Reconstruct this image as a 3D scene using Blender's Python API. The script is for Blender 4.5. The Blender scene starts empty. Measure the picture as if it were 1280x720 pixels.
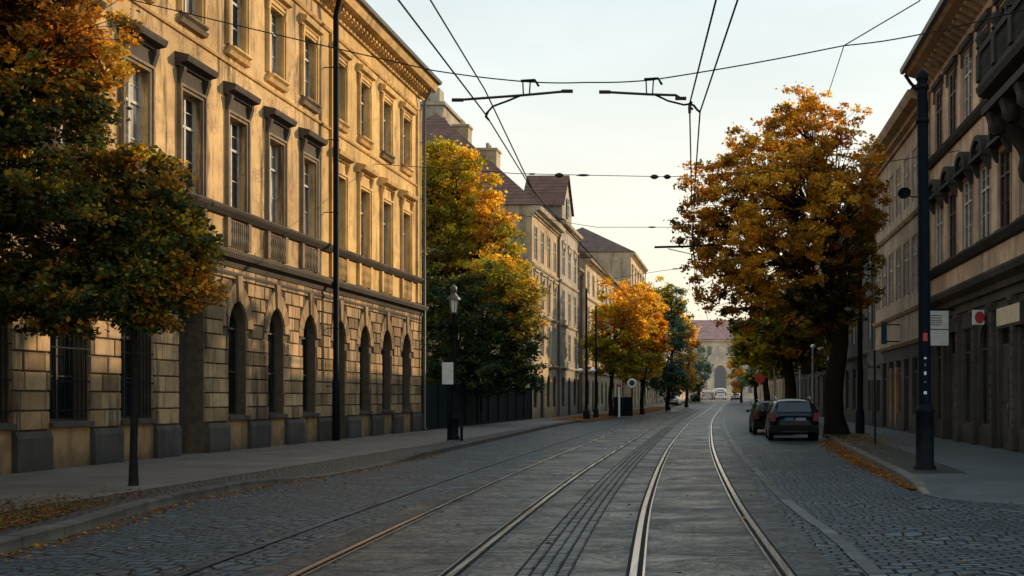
import bpy, math, random
import numpy as np
from mathutils import Vector, noise as mnoise
random.seed(7); np.random.seed(7)
R=math.radians; PI=math.pi
S=bpy.context.scene; COL=S.collection
F=1400.0; PX0=905.0; PY0=497.0; H=1.62
def gz(y):
    if y<100: return 0.0
    t=min(1,(y-100)/170.0); return 1.3*t*t*(3-2*t)
def W(px,py,Y): return Vector(((px-PX0)*Y/F, Y, H+(PY0-py)*Y/F))
def GX(px,Y): return (px-PX0)*Y/F
# ------------------------------------------------------------------ materials
class NT:
    def __init__(s,name):
        s.m=bpy.data.materials.new(name); s.m.use_nodes=True
        s.t=s.m.node_tree; s.t.nodes.clear()
        s.out=s.n('ShaderNodeOutputMaterial'); s.b=s.n('ShaderNodeBsdfPrincipled')
        s.l(s.b.outputs[0],s.out.inputs[0])
        s.pos=s.n('ShaderNodeNewGeometry').outputs['Position']
    def n(s,t,**k):
        x=s.t.nodes.new(t)
        for a,b in k.items(): setattr(x,a,b)
        return x
    def l(s,a,b): s.t.links.new(a,b)
    def set(s,inp,v):
        if hasattr(v,'is_linked') or isinstance(v,bpy.types.NodeSocket): s.l(v,inp)
        else: inp.default_value=v
    def math(s,op,a,b=0.0,c=0.0,clamp=False):
        x=s.n('ShaderNodeMath',operation=op,use_clamp=clamp)
        s.set(x.inputs[0],a); s.set(x.inputs[1],b); s.set(x.inputs[2],c); return x.outputs[0]
    def scale(s,v,sc,off=(0,0,0)):
        x=s.n('ShaderNodeMapping'); s.set(x.inputs[0],v); x.inputs['Scale'].default_value=sc; x.inputs['Location'].default_value=off; return x.outputs[0]
    def noise(s,v,sc,det=4,rough=.55,dist=0):
        x=s.n('ShaderNodeTexNoise'); s.set(x.inputs['Vector'],v); x.inputs['Scale'].default_value=sc
        x.inputs['Detail'].default_value=det; x.inputs['Roughness'].default_value=rough; x.inputs['Distortion'].default_value=dist; return x.outputs[0]
    def rng(s,v,a,b,c=0.,d=1.):
        x=s.n('ShaderNodeMapRange'); s.set(x.inputs[0],v)
        for i,q in enumerate((a,b,c,d)): x.inputs[i+1].default_value=q
        return x.outputs[0]
    def mix(s,f,a,b,blend='MIX'):
        x=s.n('ShaderNodeMix',data_type='RGBA',blend_type=blend)
        s.set(x.inputs[0],f); s.set(x.inputs[6],c4(a)); s.set(x.inputs[7],c4(b)); return x.outputs[2]
    def bump(s,h,st=.3,d=.02,nrm=None):
        x=s.n('ShaderNodeBump'); s.set(x.inputs['Height'],h); x.inputs['Strength'].default_value=st; x.inputs['Distance'].default_value=d
        if nrm is not None: s.l(nrm,x.inputs['Normal'])
        s.l(x.outputs[0],s.b.inputs['Normal']); return x.outputs[0]
    def sep(s,v):
        x=s.n('ShaderNodeSeparateXYZ'); s.l(v,x.inputs[0]); return x.outputs
    def comb(s,a,b,c=0.0):
        x=s.n('ShaderNodeCombineXYZ'); s.set(x.inputs[0],a); s.set(x.inputs[1],b); s.set(x.inputs[2],c); return x.outputs[0]
    def fin(s,col=None,rough=None,metal=None,spec=None):
        if col is not None: s.set(s.b.inputs['Base Color'],c4(col))
        if rough is not None: s.set(s.b.inputs['Roughness'],rough)
        if metal is not None: s.b.inputs['Metallic'].default_value=metal
        if spec is not None: s.b.inputs['Specular IOR Level'].default_value=spec
        return s.m
def c4(c):
    if isinstance(c,(tuple,list)) and len(c)==3: return (c[0],c[1],c[2],1)
    return c
def mul(c,k): return tuple(min(1,x*k) for x in c)
def plaster(name,base,grime=.5,dark=(.05,.042,.035),bumps=.35,col_attr=False,low=1.2,cracks=0,rough=.9):
    t=NT(name); p=t.pos
    big=t.noise(p,.35,4,.6); mid=t.noise(p,2.2,5,.65); fine=t.noise(p,14,4,.6)
    streak=t.noise(t.scale(p,(1.6,1.6,.16)),1.6,5,.7)
    c=t.mix(t.rng(big,.35,.66),mul(base,1.12),mul(base,.58))
    c=t.mix(t.rng(mid,.45,.7,0,.7),c,(base[0]*.52,base[1]*.48,base[2]*.5))
    g=t.math('MULTIPLY',t.rng(streak,.5,.66,0,1),grime)
    c=t.mix(g,c,dark)
    z=t.sep(p)[2]
    lowg=t.math('MULTIPLY',t.rng(z,.1,low,1,0),t.rng(mid,.25,.6,.45,1))
    c=t.mix(t.math('MULTIPLY',lowg,min(1,grime*1.3)),c,dark)
    c=t.mix(t.rng(fine,.3,.7,0,.25),c,mul(base,.45))
    if cracks:
        cn=t.noise(p,.55,7,.72,1.5); ck=t.rng(t.math('ABSOLUTE',t.math('SUBTRACT',cn,.52)),0,.010,.75*cracks,0)
        msk=t.rng(t.noise(p,.4,2,.5),.5,.6); c=t.mix(t.math('MULTIPLY',ck,msk),c,dark)
        pt=t.rng(t.noise(t.scale(p,(1,1,.5)),.8,7,.75,.8),.55,.64,0,.6*cracks); c=t.mix(pt,c,(dark[0]*2.2,dark[1]*2,dark[2]*1.9))
    if col_attr:
        a=t.n('ShaderNodeAttribute',attribute_name='Col')
        c=t.mix(1.0,c,a.outputs[0],'MULTIPLY')
    t.bump(t.math('ADD',mid,t.math('MULTIPLY',fine,.5)),bumps,.02)
    return t.fin(c,rough,spec=.25)
def simple(name,col,rough=.6,metal=0,var=.3,bump=.1,sc=6,spec=None):
    t=NT(name); n=t.noise(t.pos,sc,5,.6)
    c=t.mix(t.rng(n,.3,.7),mul(col,1+var),mul(col,1-var))
    if bump: t.bump(n,bump,.01)
    if spec is None: spec=.12 if max(col)<.05 else .3
    return t.fin(c,rough,metal,spec)
def glassy(name,col=(.012,.014,.018),rough=.08,spec=.6):
    t=NT(name); n=t.noise(t.pos,1.3,3,.5); n2=t.noise(t.scale(t.pos,(1,1,.25)),2.5,3,.5)
    c=t.mix(t.rng(n2,.5,.62,0,.8),col,mul(col,4.5))
    t.bump(n,.12,.02)
    return t.fin(c,rough,spec=spec)
def rooftile(name,base):
    t=NT(name); p=t.pos; n=t.noise(p,1.1,5,.6); z=t.sep(p)
    s=t.math('SINE',t.math('MULTIPLY',z[2],22)); s2=t.math('SINE',t.math('MULTIPLY',z[1],20))
    c=t.mix(t.rng(n,.3,.7),mul(base,1.25),mul(base,.6)); c=t.mix(t.rng(s,.3,1,0,.4),c,mul(base,.4))
    t.bump(t.math('ADD',s,s2),.5,.03); return t.fin(c,.85)
def leafmat(name,trans=.45):
    t=NT(name); a=t.n('ShaderNodeAttribute',attribute_name='Col')
    t.fin(a.outputs[0],.6,spec=.25)
    tr=t.n('ShaderNodeBsdfTranslucent')
    t.l(t.mix(1,a.outputs[0],(1.75,1.45,.8),'MULTIPLY'),tr.inputs[0])
    mx=t.n('ShaderNodeMixShader'); mx.inputs[0].default_value=trans
    t.l(t.b.outputs[0],mx.inputs[1]); t.l(tr.outputs[0],mx.inputs[2]); t.l(mx.outputs[0],t.out.inputs[0]); return t.m
def cobble(name,base,sx=.17,sy=.12,arc=.6,gap=(.006,.006,.007),st=1.0,vor=.55):
    t=NT(name); p=t.pos; w=t.noise(p,.35,2,.5); w2=t.noise(p,1.4,2,.5); xyz=t.sep(p)
    x=t.math('ADD',xyz[0],t.math('MULTIPLY',t.math('SUBTRACT',w2,.5),.22))
    y=t.math('ADD',xyz[1],t.math('MULTIPLY',t.math('SUBTRACT',w,.5),arc*2))
    y=t.math('ADD',y,t.math('MULTIPLY',t.math('SUBTRACT',w2,.5),.3))
    v=t.comb(x,y)
    br=t.n('ShaderNodeTexBrick'); t.l(v,br.inputs['Vector']); br.offset=.5
    br.inputs['Color1'].default_value=(1,1,1,1); br.inputs['Color2'].default_value=(.35,.35,.35,1); br.inputs['Mortar'].default_value=(0,0,0,1)
    br.inputs['Scale'].default_value=1; br.inputs['Mortar Size'].default_value=.035; br.inputs['Mortar Smooth'].default_value=1.
    br.inputs['Brick Width'].default_value=sx; br.inputs['Row Height'].default_value=sy
    vo=t.n('ShaderNodeTexVoronoi',feature='DISTANCE_TO_EDGE'); t.l(t.scale(v,(1/sx,1/sy,1)),vo.inputs['Vector']); vo.inputs['Scale'].default_value=1.; vo.inputs['Randomness'].default_value=.65
    vc=t.n('ShaderNodeTexVoronoi'); t.l(t.scale(v,(1/sx,1/sy,1)),vc.inputs['Vector']); vc.inputs['Scale'].default_value=1.; vc.inputs['Randomness'].default_value=.65
    e1=t.math('MINIMUM',t.rng(vo.outputs['Distance'],.0,.22),1); e2=t.math('SUBTRACT',1,br.outputs['Fac'])
    e=t.math('MULTIPLY',t.math('POWER',e2,.7),t.rng(e1,0,1,vor,1))
    dome=t.math('POWER',t.math('MAXIMUM',e,.0),.6)
    big=t.noise(p,.3,4,.6); fine=t.noise(p,22,3,.6)
    tone=t.rng(t.sep(br.outputs['Color'])[0],.35,1)
    c=t.mix(tone,mul(base,.45),mul(base,1.7))
    c=t.mix(t.rng(big,.35,.65),c,mul(base,.6))
    c=t.mix(t.rng(fine,.35,.7,0,.4),c,mul(base,1.9))
    c=t.mix(t.rng(e,.15,.6,1,0),c,gap)
    h=t.math('ADD',dome,t.math('MULTIPLY',tone,.35)); h=t.math('ADD',h,t.math('MULTIPLY',fine,.12))
    t.bump(h,st,.045)
    return t.fin(c,t.rng(tone,0,1,.38,.6),spec=.22)
def trackmat(name,base):
    t=NT(name); p=t.pos; xyz=t.sep(p)
    big=t.noise(p,.5,5,.65); str_=t.noise(t.scale(p,(.7,1.1,1)),1.1,8,.72,.6); lng=t.noise(t.scale(p,(2.4,.1,1)),1.,4,.6); fine=t.noise(p,30,3,.6)
    c=t.mix(t.rng(str_,.38,.62),mul(base,.25),mul(base,2.0)); c=t.mix(t.rng(t.noise(t.scale(p,(.5,1.6,1),(3,5,0)),.7,4,.6),.55,.68,0,.7),c,mul(base,2.3))
    c=t.mix(t.rng(big,.4,.7,0,.7),c,mul(base,.45))
    c=t.mix(t.rng(lng,.5,.68,0,.7),c,mul(base,.3))
    j=t.math('ABSOLUTE',t.math('SUBTRACT',t.math('FRACT',t.math('ADD',t.math('DIVIDE',xyz[1],2.6),t.math('MULTIPLY',t.noise(p,.8,1,.5),.05))),.5))
    jl=t.rng(j,.0,.014,1,0); crack=t.noise(p,1.7,6,.8,2)
    c=t.mix(t.math('MULTIPLY',jl,.8),c,(.008,.008,.008))
    cr=t.rng(t.math('ABSOLUTE',t.math('SUBTRACT',crack,.5)),.0,.016,.9,0)
    c=t.mix(cr,c,(.012,.012,.012)); c=t.mix(t.rng(fine,.4,.7,0,.35),c,mul(base,1.9))
    h=t.math('SUBTRACT',t.math('ADD',t.math('MULTIPLY',str_,.6),t.math('MULTIPLY',fine,.4)),t.math('ADD',jl,cr))
    t.bump(h,1.0,.03)
    return t.fin(c,t.rng(str_,.35,.65,.62,.27),spec=.35)
def slabs(name,base,w=.5):
    t=NT(name); p=t.pos; br=t.n('ShaderNodeTexBrick'); wp=t.n('ShaderNodeVectorMath',operation='ADD')
    t.l(p,wp.inputs[0]); wp.inputs[1].default_value=(0,0,0); t.l(wp.outputs[0],br.inputs['Vector'])
    br.inputs['Scale'].default_value=1; br.inputs['Brick Width'].default_value=w; br.inputs['Row Height'].default_value=w; br.inputs['Mortar Size'].default_value=.008; br.inputs['Mortar Smooth'].default_value=.4
    br.inputs['Color1'].default_value=c4(mul(base,1.15)); br.inputs['Color2'].default_value=c4(mul(base,.8)); br.inputs['Mortar'].default_value=c4(mul(base,.45))
    n=t.noise(p,.6,7,.7,.5); f=t.noise(p,18,3,.6)
    c=t.mix(t.rng(n,.42,.62,0,.75),br.outputs[0],mul(base,.4)); c=t.mix(t.rng(f,.4,.75,0,.35),c,mul(base,1.6))
    t.bump(t.math('ADD',br.outputs[1],t.math('MULTIPLY',f,-.5)),-.35,.012); return t.fin(c,.7)
M={}
M['plasterL']=plaster('ochre_plaster',(.80,.52,.20),.6,cracks=.7)
M['plasterL2']=plaster('dirty_dimmed_ochre_plaster',(.68,.45,.21),1.2,(.06,.042,.028),cracks=1.3)  # dirtier plaster, its base also dulled for weaker sunlight on the near section
M['trimL']=plaster('ochre_trim',(.80,.52,.21),.5,bumps=.25)
M['soot']=plaster('sooty_stone',(.095,.078,.062),.5,(.025,.023,.02))
M['sootR']=plaster('black_sooty_stone',(.055,.05,.045),.5,(.012,.012,.012))
M['ashlar']=plaster('ashlar_stone',(.48,.32,.17),1.0,(.05,.038,.028),.6,True)
M['joint']=simple('dark_joint',(.10,.075,.05),.95)
M['plinth']=plaster('grey_plinth',(.085,.075,.063),.7,(.03,.03,.032),.6,low=.5)
M['panel']=plaster('stained_plaster_panel',(.42,.26,.12),.8,(.06,.045,.035),low=.85)
M['frame']=simple('worn_white_frame',(.42,.40,.36),.6)
M['framed']=simple('dark_wood_frame',(.05,.045,.04),.6)
M['glass']=glassy('window_glass'); M['glassd']=glassy('dark_window_glass',(.006,.007,.008),.12,.3)
M['curtain2']=glassy('lace_curtain_glass',(.16,.15,.135),.25)
M['curtain']=glassy('curtained_glass',(.07,.065,.06),.2)
M['iron']=simple('dark_iron',(.005,.007,.010),.6,0,spec=.08)
M['polep']=simple('blue_black_pole_paint',(.003,.007,.013),.6,0,spec=.06)
M['soot2']=plaster('brown_stained_stone',(.27,.20,.13),.6,(.04,.034,.03))
M['metalroof']=simple('weathered_tin',(.10,.095,.09),.5,.3)
M['tile']=rooftile('red_tile',(.155,.072,.05)); M['tileg']=rooftile('brown_tile',(.14,.085,.07)); M['tilef']=rooftile('hazy_tile',(.42,.22,.20))  # hazy tile is lightened in colour to stand in for distance haze
M['creamL']=plaster('cream_plaster',(.56,.44,.27),.45); M['greyL']=plaster('grey_plaster',(.42,.37,.30),.6); M['pinkL']=plaster('beige_plaster',(.66,.51,.33),.5); M['brownL']=plaster('light_brown_plaster',(.58,.42,.25),.6); M['paleL']=plaster('pale_trim',(.62,.53,.40),.5)
M['wallR']=plaster('brown_plaster',(.66,.46,.30),.6,(.05,.04,.035)); M['trimR']=plaster('brown_trim',(.44,.31,.20),.6)
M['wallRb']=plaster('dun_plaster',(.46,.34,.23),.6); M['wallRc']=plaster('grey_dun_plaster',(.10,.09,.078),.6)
M['shop']=plaster('dark_shopfront_stone',(.085,.073,.06),.7,(.02,.02,.02),.5)
M['far']=plaster('haze_paled_plaster',(.80,.64,.48),.12); M['farglass']=simple('hazy_window',(.17,.16,.16),.5,0,.1,0)  # wall and window colours lightened, painting in haze at the street end
M['bark']=simple('bark',(.014,.011,.009),.95,0,.5,1.0,9); M['barkn']=simple('wet_bark',(.012,.011,.011),.9,0,.5,1.0,14)
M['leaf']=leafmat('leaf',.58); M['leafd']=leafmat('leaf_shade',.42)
M['cobble']=cobble('cobblestone',(.052,.066,.076),.25,.16,1.3,st=1.0); M['verge']=cobble('small_setts',(.055,.05,.043),.11,.1,.3,st=.6)
M['setts']=cobble('dark_setts',(.05,.047,.045),.15,.13,.0,vor=.9)
M['track']=trackmat('track_bed',(.066,.054,.044)); M['trackd']=trackmat('track_edge',(.028,.027,.027))
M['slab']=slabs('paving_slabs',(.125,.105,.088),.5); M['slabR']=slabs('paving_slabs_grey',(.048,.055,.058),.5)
M['striped2']=plaster('worn_stone_line_dark',(.062,.064,.066),.8,(.02,.02,.02),.5,True,low=.01,rough=.55); M['striped']=plaster('worn_stone_line',(.115,.115,.11),.7,(.03,.03,.03),.5,True,low=.01,rough=.5); M['settg']=plaster('sett_stone',(.11,.10,.09),.5,(.02,.02,.02),.5,True,low=.01,rough=.5); M['joint2']=simple('sett_joint',(.016,.015,.014),.9)
M['kerb']=plaster('kerb_stone',(.21,.185,.15),.5,(.05,.05,.045),.5,low=.01)
M['kerbL']=plaster('kerb_stone_dark',(.17,.145,.115),.6,(.04,.035,.03),.5,low=.01)
M['strip']=plaster('worn_stone_strip',(.11,.112,.115),.5,(.05,.05,.05),.5,low=.01)
M['soil']=simple('soil',(.035,.028,.02),.95,0,.5,.6,8)
t=NT('rail_steel'); n=t.noise(t.scale(t.pos,(8,.3,8)),3,4,.6); M['rail']=t.fin(t.mix(t.rng(n,.3,.7),(.62,.58,.52),(.40,.37,.33)),t.rng(n,.3,.7,.16,.34),.95)
M['groove']=simple('rail_groove',(.006,.005,.005),.8)
M['signw']=simple('white_sign',(.62,.62,.60),.5,0,.12,0); M['greypost']=simple('pale_grey_post',(.25,.26,.26),.5,0,.2,0); M['red']=simple('red_sign',(.36,.03,.025),.45,0,.1,0); M['blue']=simple('blue_sign',(.02,.06,.13),.5,0,.1,0)
M['cream']=simple('cream_letter',(.72,.60,.42),.6,0,.1,0)
M['lampglass']=simple('frosted_lamp_glass',(.75,.76,.74),.3,0,.05,0)
M['carpaint']=simple('navy_car_paint',(.004,.009,.020),.25,0,.1,0,spec=.3); M['carblk']=simple('black_car_paint',(.005,.005,.006),.4,0,.1,0)
M['carw']=simple('white_van_paint',(.72,.73,.72),.35,0,.05,0); M['carglass']=simple('car_glass',(.006,.016,.030),.06,0,.1,0,spec=.5)
M['rubber']=simple('rubber',(.012,.012,.012),.85,0,.2,0); M['chrome']=simple('chrome_trim',(.55,.56,.58),.25,.9,.1,0)
M['tail']=simple('tail_lamp_red',(.14,.008,.008),.2,0,.1,0); M['plate']=simple('pale_number_plate',(.2,.25,.3),.5,0,.05,0); M['plateb']=simple('blue_number_plate',(.03,.12,.22),.5,0,.05,0)
M['fence']=simple('dark_green_fence',(.004,.010,.013),.6,0,.3,.2,5)
M['cable']=simple('cable',(.02,.02,.021),.6,0,.1,0)
M['porc']=simple('dark_insulator',(.035,.028,.025),.3,0,.1,0)
# ------------------------------------------------------------------ mesh builder
class MB:
    def __init__(s): s.v=[]; s.f=[]; s.sm=[]; s.c=[]; s.mi=[]
    def add(s,vs,fs,smooth=False,col=None,mi=0):
        o=len(s.v); s.v+= [tuple(v) for v in vs]
        for f in fs: s.f.append([i+o for i in f]); s.sm.append(smooth); s.c.append(col or (1,1,1)); s.mi.append(mi)
    def quad(s,a,b,c,d,**k): s.add([a,b,c,d],[[0,1,2,3]],**k)
    def box(s,x0,x1,y0,y1,z0,z1,**k):
        s.add([(x0,y0,z0),(x1,y0,z0),(x1,y1,z0),(x0,y1,z0),(x0,y0,z1),(x1,y0,z1),(x1,y1,z1),(x0,y1,z1)],
              [[0,3,2,1],[4,5,6,7],[0,1,5,4],[1,2,6,5],[2,3,7,6],[3,0,4,7]],**k)
    def cham(s,x0,x1,y0,y1,z0,z1,c=.02,col=None):   # block on a facade with chamfered front (x out)
        s.add([(x0,y0,z0),(x0,y1,z0),(x0,y1,z1),(x0,y0,z1),(x1,y0+c,z0+c),(x1,y1-c,z0+c),(x1,y1-c,z1-c),(x1,y0+c,z1-c)],
              [[4,5,6,7],[0,1,5,4],[1,2,6,5],[2,3,7,6],[3,0,4,7]],col=col)
    def prof(s,pr,y0,y1,caps=True,smooth=False):     # profile [(x,z)] extruded along y
        n=len(pr); vs=[(x,y0,z) for x,z in pr]+[(x,y1,z) for x,z in pr]
        fs=[[i,(i+1)%n,n+(i+1)%n,n+i] for i in range(n)]
        if caps: fs+=[list(range(n))[::-1],list(range(n,2*n))]
        s.add(vs,fs,smooth=smooth)
    def tube(s,pts,rad,n=8,caps=True,smooth=True):
        pts=[Vector(p) for p in pts]; rs=rad if isinstance(rad,(list,tuple)) else [rad]*len(pts)
        up=Vector((0,0,1)); vs=[];ref=None
        for i,p in enumerate(pts):
            d=(pts[min(i+1,len(pts)-1)]-pts[max(i-1,0)])
            d=d.normalized() if d.length>1e-9 else up
            if ref is None: ref=Vector((1,0,0)) if abs(d.z)>.9 else up
            a=d.cross(ref)
            if a.length<1e-4: a=d.orthogonal()
            a.normalize(); b=a.cross(d).normalized(); ref=b
            for k in range(n):
                an=2*PI*k/n; vs.append(p+(a*math.cos(an)+b*math.sin(an))*rs[i])
        fs=[]
        for i in range(len(pts)-1):
            for k in range(n): fs.append([i*n+k,i*n+(k+1)%n,(i+1)*n+(k+1)%n,(i+1)*n+k])
        s.add(vs,fs,smooth=smooth)
        if caps: s.add(vs[:n],[list(range(n))[::-1]]); s.add(vs[-n:],[list(range(n))])
    def lathe(s,pr,n=16,cx=0,cy=0,smooth=True):
        vs=[];fs=[]
        for r,z in pr:
            for k in range(n): a=2*PI*k/n; vs.append((cx+r*math.cos(a),cy+r*math.sin(a),z))
        for i in range(len(pr)-1):
            for k in range(n): fs.append([i*n+k,i*n+(k+1)%n,(i+1)*n+(k+1)%n,(i+1)*n+k])
        s.add(vs,fs,smooth=smooth)
    def mesh(s,name,mats,color=False):
        me=bpy.data.meshes.new(name); me.from_pydata(s.v,[],s.f)
        if not isinstance(mats,(list,tuple)): mats=[mats]
        for m in mats: me.materials.append(M[m] if isinstance(m,str) else m)
        me.polygons.foreach_set('use_smooth',s.sm); me.polygons.foreach_set('material_index',s.mi)
        if color:
            at=me.color_attributes.new('Col','FLOAT_COLOR','CORNER'); arr=[]
            for f,c in zip(s.f,s.c): arr+= [c[0],c[1],c[2],1.0]*len(f)
            at.data.foreach_set('color',arr)
        me.update(); return me
    def build(s,name,mats,parent=None,color=False,loc=None):
        if not s.f: return None
        return put(name,s.mesh(name,mats,color),parent,loc)
def put(name,me,parent=None,loc=None,rot=None):
    o=bpy.data.objects.new(name,me); COL.objects.link(o)
    if parent: o.parent=parent
    if loc is not None: o.location=loc
    if rot is not None: o.rotation_euler=rot
    return o
def tag(o,label,cat,group=None,kind=None):
    if label: o['label']=label
    if cat: o['category']=cat
    if group: o['group']=group
    if kind: o['kind']=kind
    return o
def thing(name,label,cat,loc=(0,0,0),rz=0,group=None):
    o=bpy.data.objects.new(name,None); COL.objects.link(o); o.location=loc; o.rotation_euler=(0,0,rz); o.empty_display_size=.3
    return tag(o,label,cat,group)
def struct(o): o['kind']='structure'; return o
def relocal(mb,loc): mb.v=[(x-loc[0],y-loc[1],z-loc[2]) for x,y,z in mb.v]; return mb
# ------------------------------------------------------------------ ground
def interp(pts):
    ys=[p[0] for p in pts]; xs=[p[1] for p in pts]
    def f(y):
        if y<=ys[0]: return xs[0]+(xs[1]-xs[0])/(ys[1]-ys[0])*(y-ys[0])
        if y>=ys[-1]: return xs[-1]
        for i in range(len(ys)-1):
            if y<=ys[i+1]:
                # catmull-rom
                h=ys[i+1]-ys[i]; t=(y-ys[i])/h
                m0=(xs[i+1]-xs[max(i-1,0)])/(ys[i+1]-ys[max(i-1,0)])*h; m1=(xs[min(i+2,len(xs)-1)]-xs[i])/(ys[min(i+2,len(xs)-1)]-ys[i])*h
                return (2*t**3-3*t*t+1)*xs[i]+(t**3-2*t*t+t)*m0+(-2*t**3+3*t*t)*xs[i+1]+(t**3-t*t)*m1
    return f
r1=interp([(5,-3.55),(9.7,-3.87),(16.7,-4.2),(25,-4.5),(41,-4.85),(60,-5.25),(85,-5.6),(130,-5.6),(180,-4.6),(240,-2.4),(300,1.0)])
r3=interp([(5,-.48),(9.7,-.80),(17.4,-1.21),(31,-1.66),(45,-1.92),(71,-2.2),(100,-2.2),(130,-1.95),(180,-1.2),(240,1.0),(300,4.4)])
kl=interp([(5,-6.3),(11.2,-7.4),(13.3,-7.7),(16.6,-8.3),(20,-8.45),(24,-8.15),(30,-8.1),(35,-8.3),(45,-8.7),(60,-9.3),(87,-9.5),(110,-8.4),(130,-7.8),(180,-6.8),(240,-5.2),(300,-3)])
kr=interp([(18.2,3.3),(22,3.45),(28,3.6),(41,3.95),(60,4.3),(90,4.4),(130,4.4),(180,4.2),(240,6),(300,9)])
aL,sL=-14.34,.0143; aR,sR=8.40,-.0107
fL=lambda y:aL+sL*y
fR=lambda y:aR+sR*y
def ys(a,b):
    out=[a]; 
    while out[-1]<b: out.append(min(b,out[-1]+max(.6,out[-1]*.03)))
    return out
def strip(name,fa,fb,z,mat,Y0,Y1,nx=2,zf=None):
    mb=MB(); Y=ys(Y0,Y1); vs=[];fs=[]
    for y in Y:
        a,b=fa(y),fb(y)
        for i in range(nx):
            q=i/(nx-1); zz=z if zf is None else zf(y,q)
            vs.append((a+(b-a)*q,y,zz+gz(y)))
    for j in range(len(Y)-1):
        for i in range(nx-1):
            k=j*nx+i; fs.append([k,k+1,k+nx+1,k+nx])
    mb.add(vs,fs); return struct(mb.build(name,mat))
mb=MB(); gy=[-60,0,60,100,120,140,160,180,200,220,240,270,400,900,2500]; gx=[-1500,-200,-40,40,200,1500]
vs=[(x,y,-.03+gz(y)) for y in gy for x in gx]; nx=len(gx)
mb.add(vs,[[j*nx+i,j*nx+i+1,(j+1)*nx+i+1,(j+1)*nx+i] for j in range(len(gy)-1) for i in range(nx-1)])
struct(mb.build('ground','soil'))
strip('road',lambda y:kl(y) if y>5 else -16,lambda y:kr(y) if y>18.2 else 30,0,'cobble',-8,300,9)
strip('track_bed',lambda y:r1(y)-.42,lambda y:r3(y)+1.42+.48,.004,'track',-8,300,6)
strip('track_edge',lambda y:r1(y)-.42,lambda y:r1(y)-.1,.008,'trackd',-8,300)
strip('track_edge',lambda y:r3(y)+1.55,lambda y:r3(y)+1.92,.008,'trackd',-8,300)
for f_ in (lambda y:r1(y),lambda y:r1(y)+1.42,lambda y:r3(y),lambda y:r3(y)+1.42):
    strip('rail_channel',lambda y,f_=f_:f_(y)-.13,lambda y,f_=f_:f_(y)+.14,.0065,'trackd',-8,300)
strip('sett_band',lambda y:(r1(y)+1.42+r3(y))/2-.25,lambda y:(r1(y)+1.42+r3(y))/2+.25,.008,'joint2',4,60)
strip('sett_band',lambda y:(r1(y)+1.42+r3(y))/2-.23,lambda y:(r1(y)+1.42+r3(y))/2+.22,.009,'setts',60,140)
mb=MB(); y=4.0
while y<60:
    ln=.15; xc=(r1(y)+1.42+r3(y))/2
    for k in range(4):
        x0=xc-.235+k*.119; j=random.uniform(-.006,.006); hh=.020+random.uniform(-.004,.004); g=.009; cl=random.uniform(.6,1.5); dy=(k%2)*.05
        a=(x0+g,y+dy+g); b=(x0+.119-g,y+dy+ln-g)
        mb.add([(a[0],a[1],.008),(b[0],a[1],.008),(b[0],b[1],.008),(a[0],b[1],.008),(a[0]+.012,a[1]+.012,hh+j*.3),(b[0]-.012,a[1]+.012,hh),(b[0]-.012,b[1]-.012,hh+j*.3),(a[0]+.012,b[1]-.012,hh)],[[4,5,6,7],[0,1,5,4],[1,2,6,5],[2,3,7,6],[3,0,4,7]],col=(cl,cl,cl))
    y+=ln
struct(mb.build('setts','settg',color=True))
def stones(fn,w,Y0,Y1,z,mat='striped'):
    mb=MB(); y=Y0
    while y<Y1:
        ln=random.uniform(.5,.95)*(1 if y<50 else 3); j=random.uniform(-.012,.012); cl=random.uniform(.4,1.35); g=.012; a,b=fn(y)+j,fn(y+ln)+j
        mb.add([(a,y+g,z),(a+w,y+g,z),(b+w,y+ln-g,z+random.uniform(0,.004)),(b,y+ln-g,z)],[[0,1,2,3]],col=(cl,cl,cl*1.02)); y+=ln
    struct(mb.build('stone_strip',mat,color=True))
kstrip=interp([(5,1.4),(9,1.33),(12.5,1.22),(17.8,.88),(24,.65),(31,.42),(45,.15),(71,-.1),(100,-.05),(150,.6)])
stones(kstrip,.16,5,150,.013)
stones(lambda y:r1(y)-1.1,.11,5,150,.013,'striped2')
for yy,x0,x1 in ((13.35,-.55,.7),(11.45,-.6,.55)):
    mb=MB(); mb.add([(x0,yy+.1,.0085),(x1,yy-.05,.0085),(x1,yy-.01,.0085),(x0,yy+.14,.0085)],[[0,1,2,3]]); struct(mb.build('stone_strip','kerb'))
def kh(y):
    if y<20: return .13
    if y<23: return .13-(y-20)/3*.10
    if y<27: return .03
    if y<30: return .03+(y-27)/3*.10
    return .13
slabe=lambda y: -9.35 if y<40 else min(-9.35-(y-40)*.02,kl(y)-.3) if y<60 else kl(y)-.45
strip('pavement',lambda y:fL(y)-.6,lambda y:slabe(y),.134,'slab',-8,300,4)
strip('cobbled_verge',lambda y:slabe(y)-.02,lambda y:kl(y)-.1,.13,'verge',-8,300,4,lambda y,q:.13*(1-q)+kh(y)*q)
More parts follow.
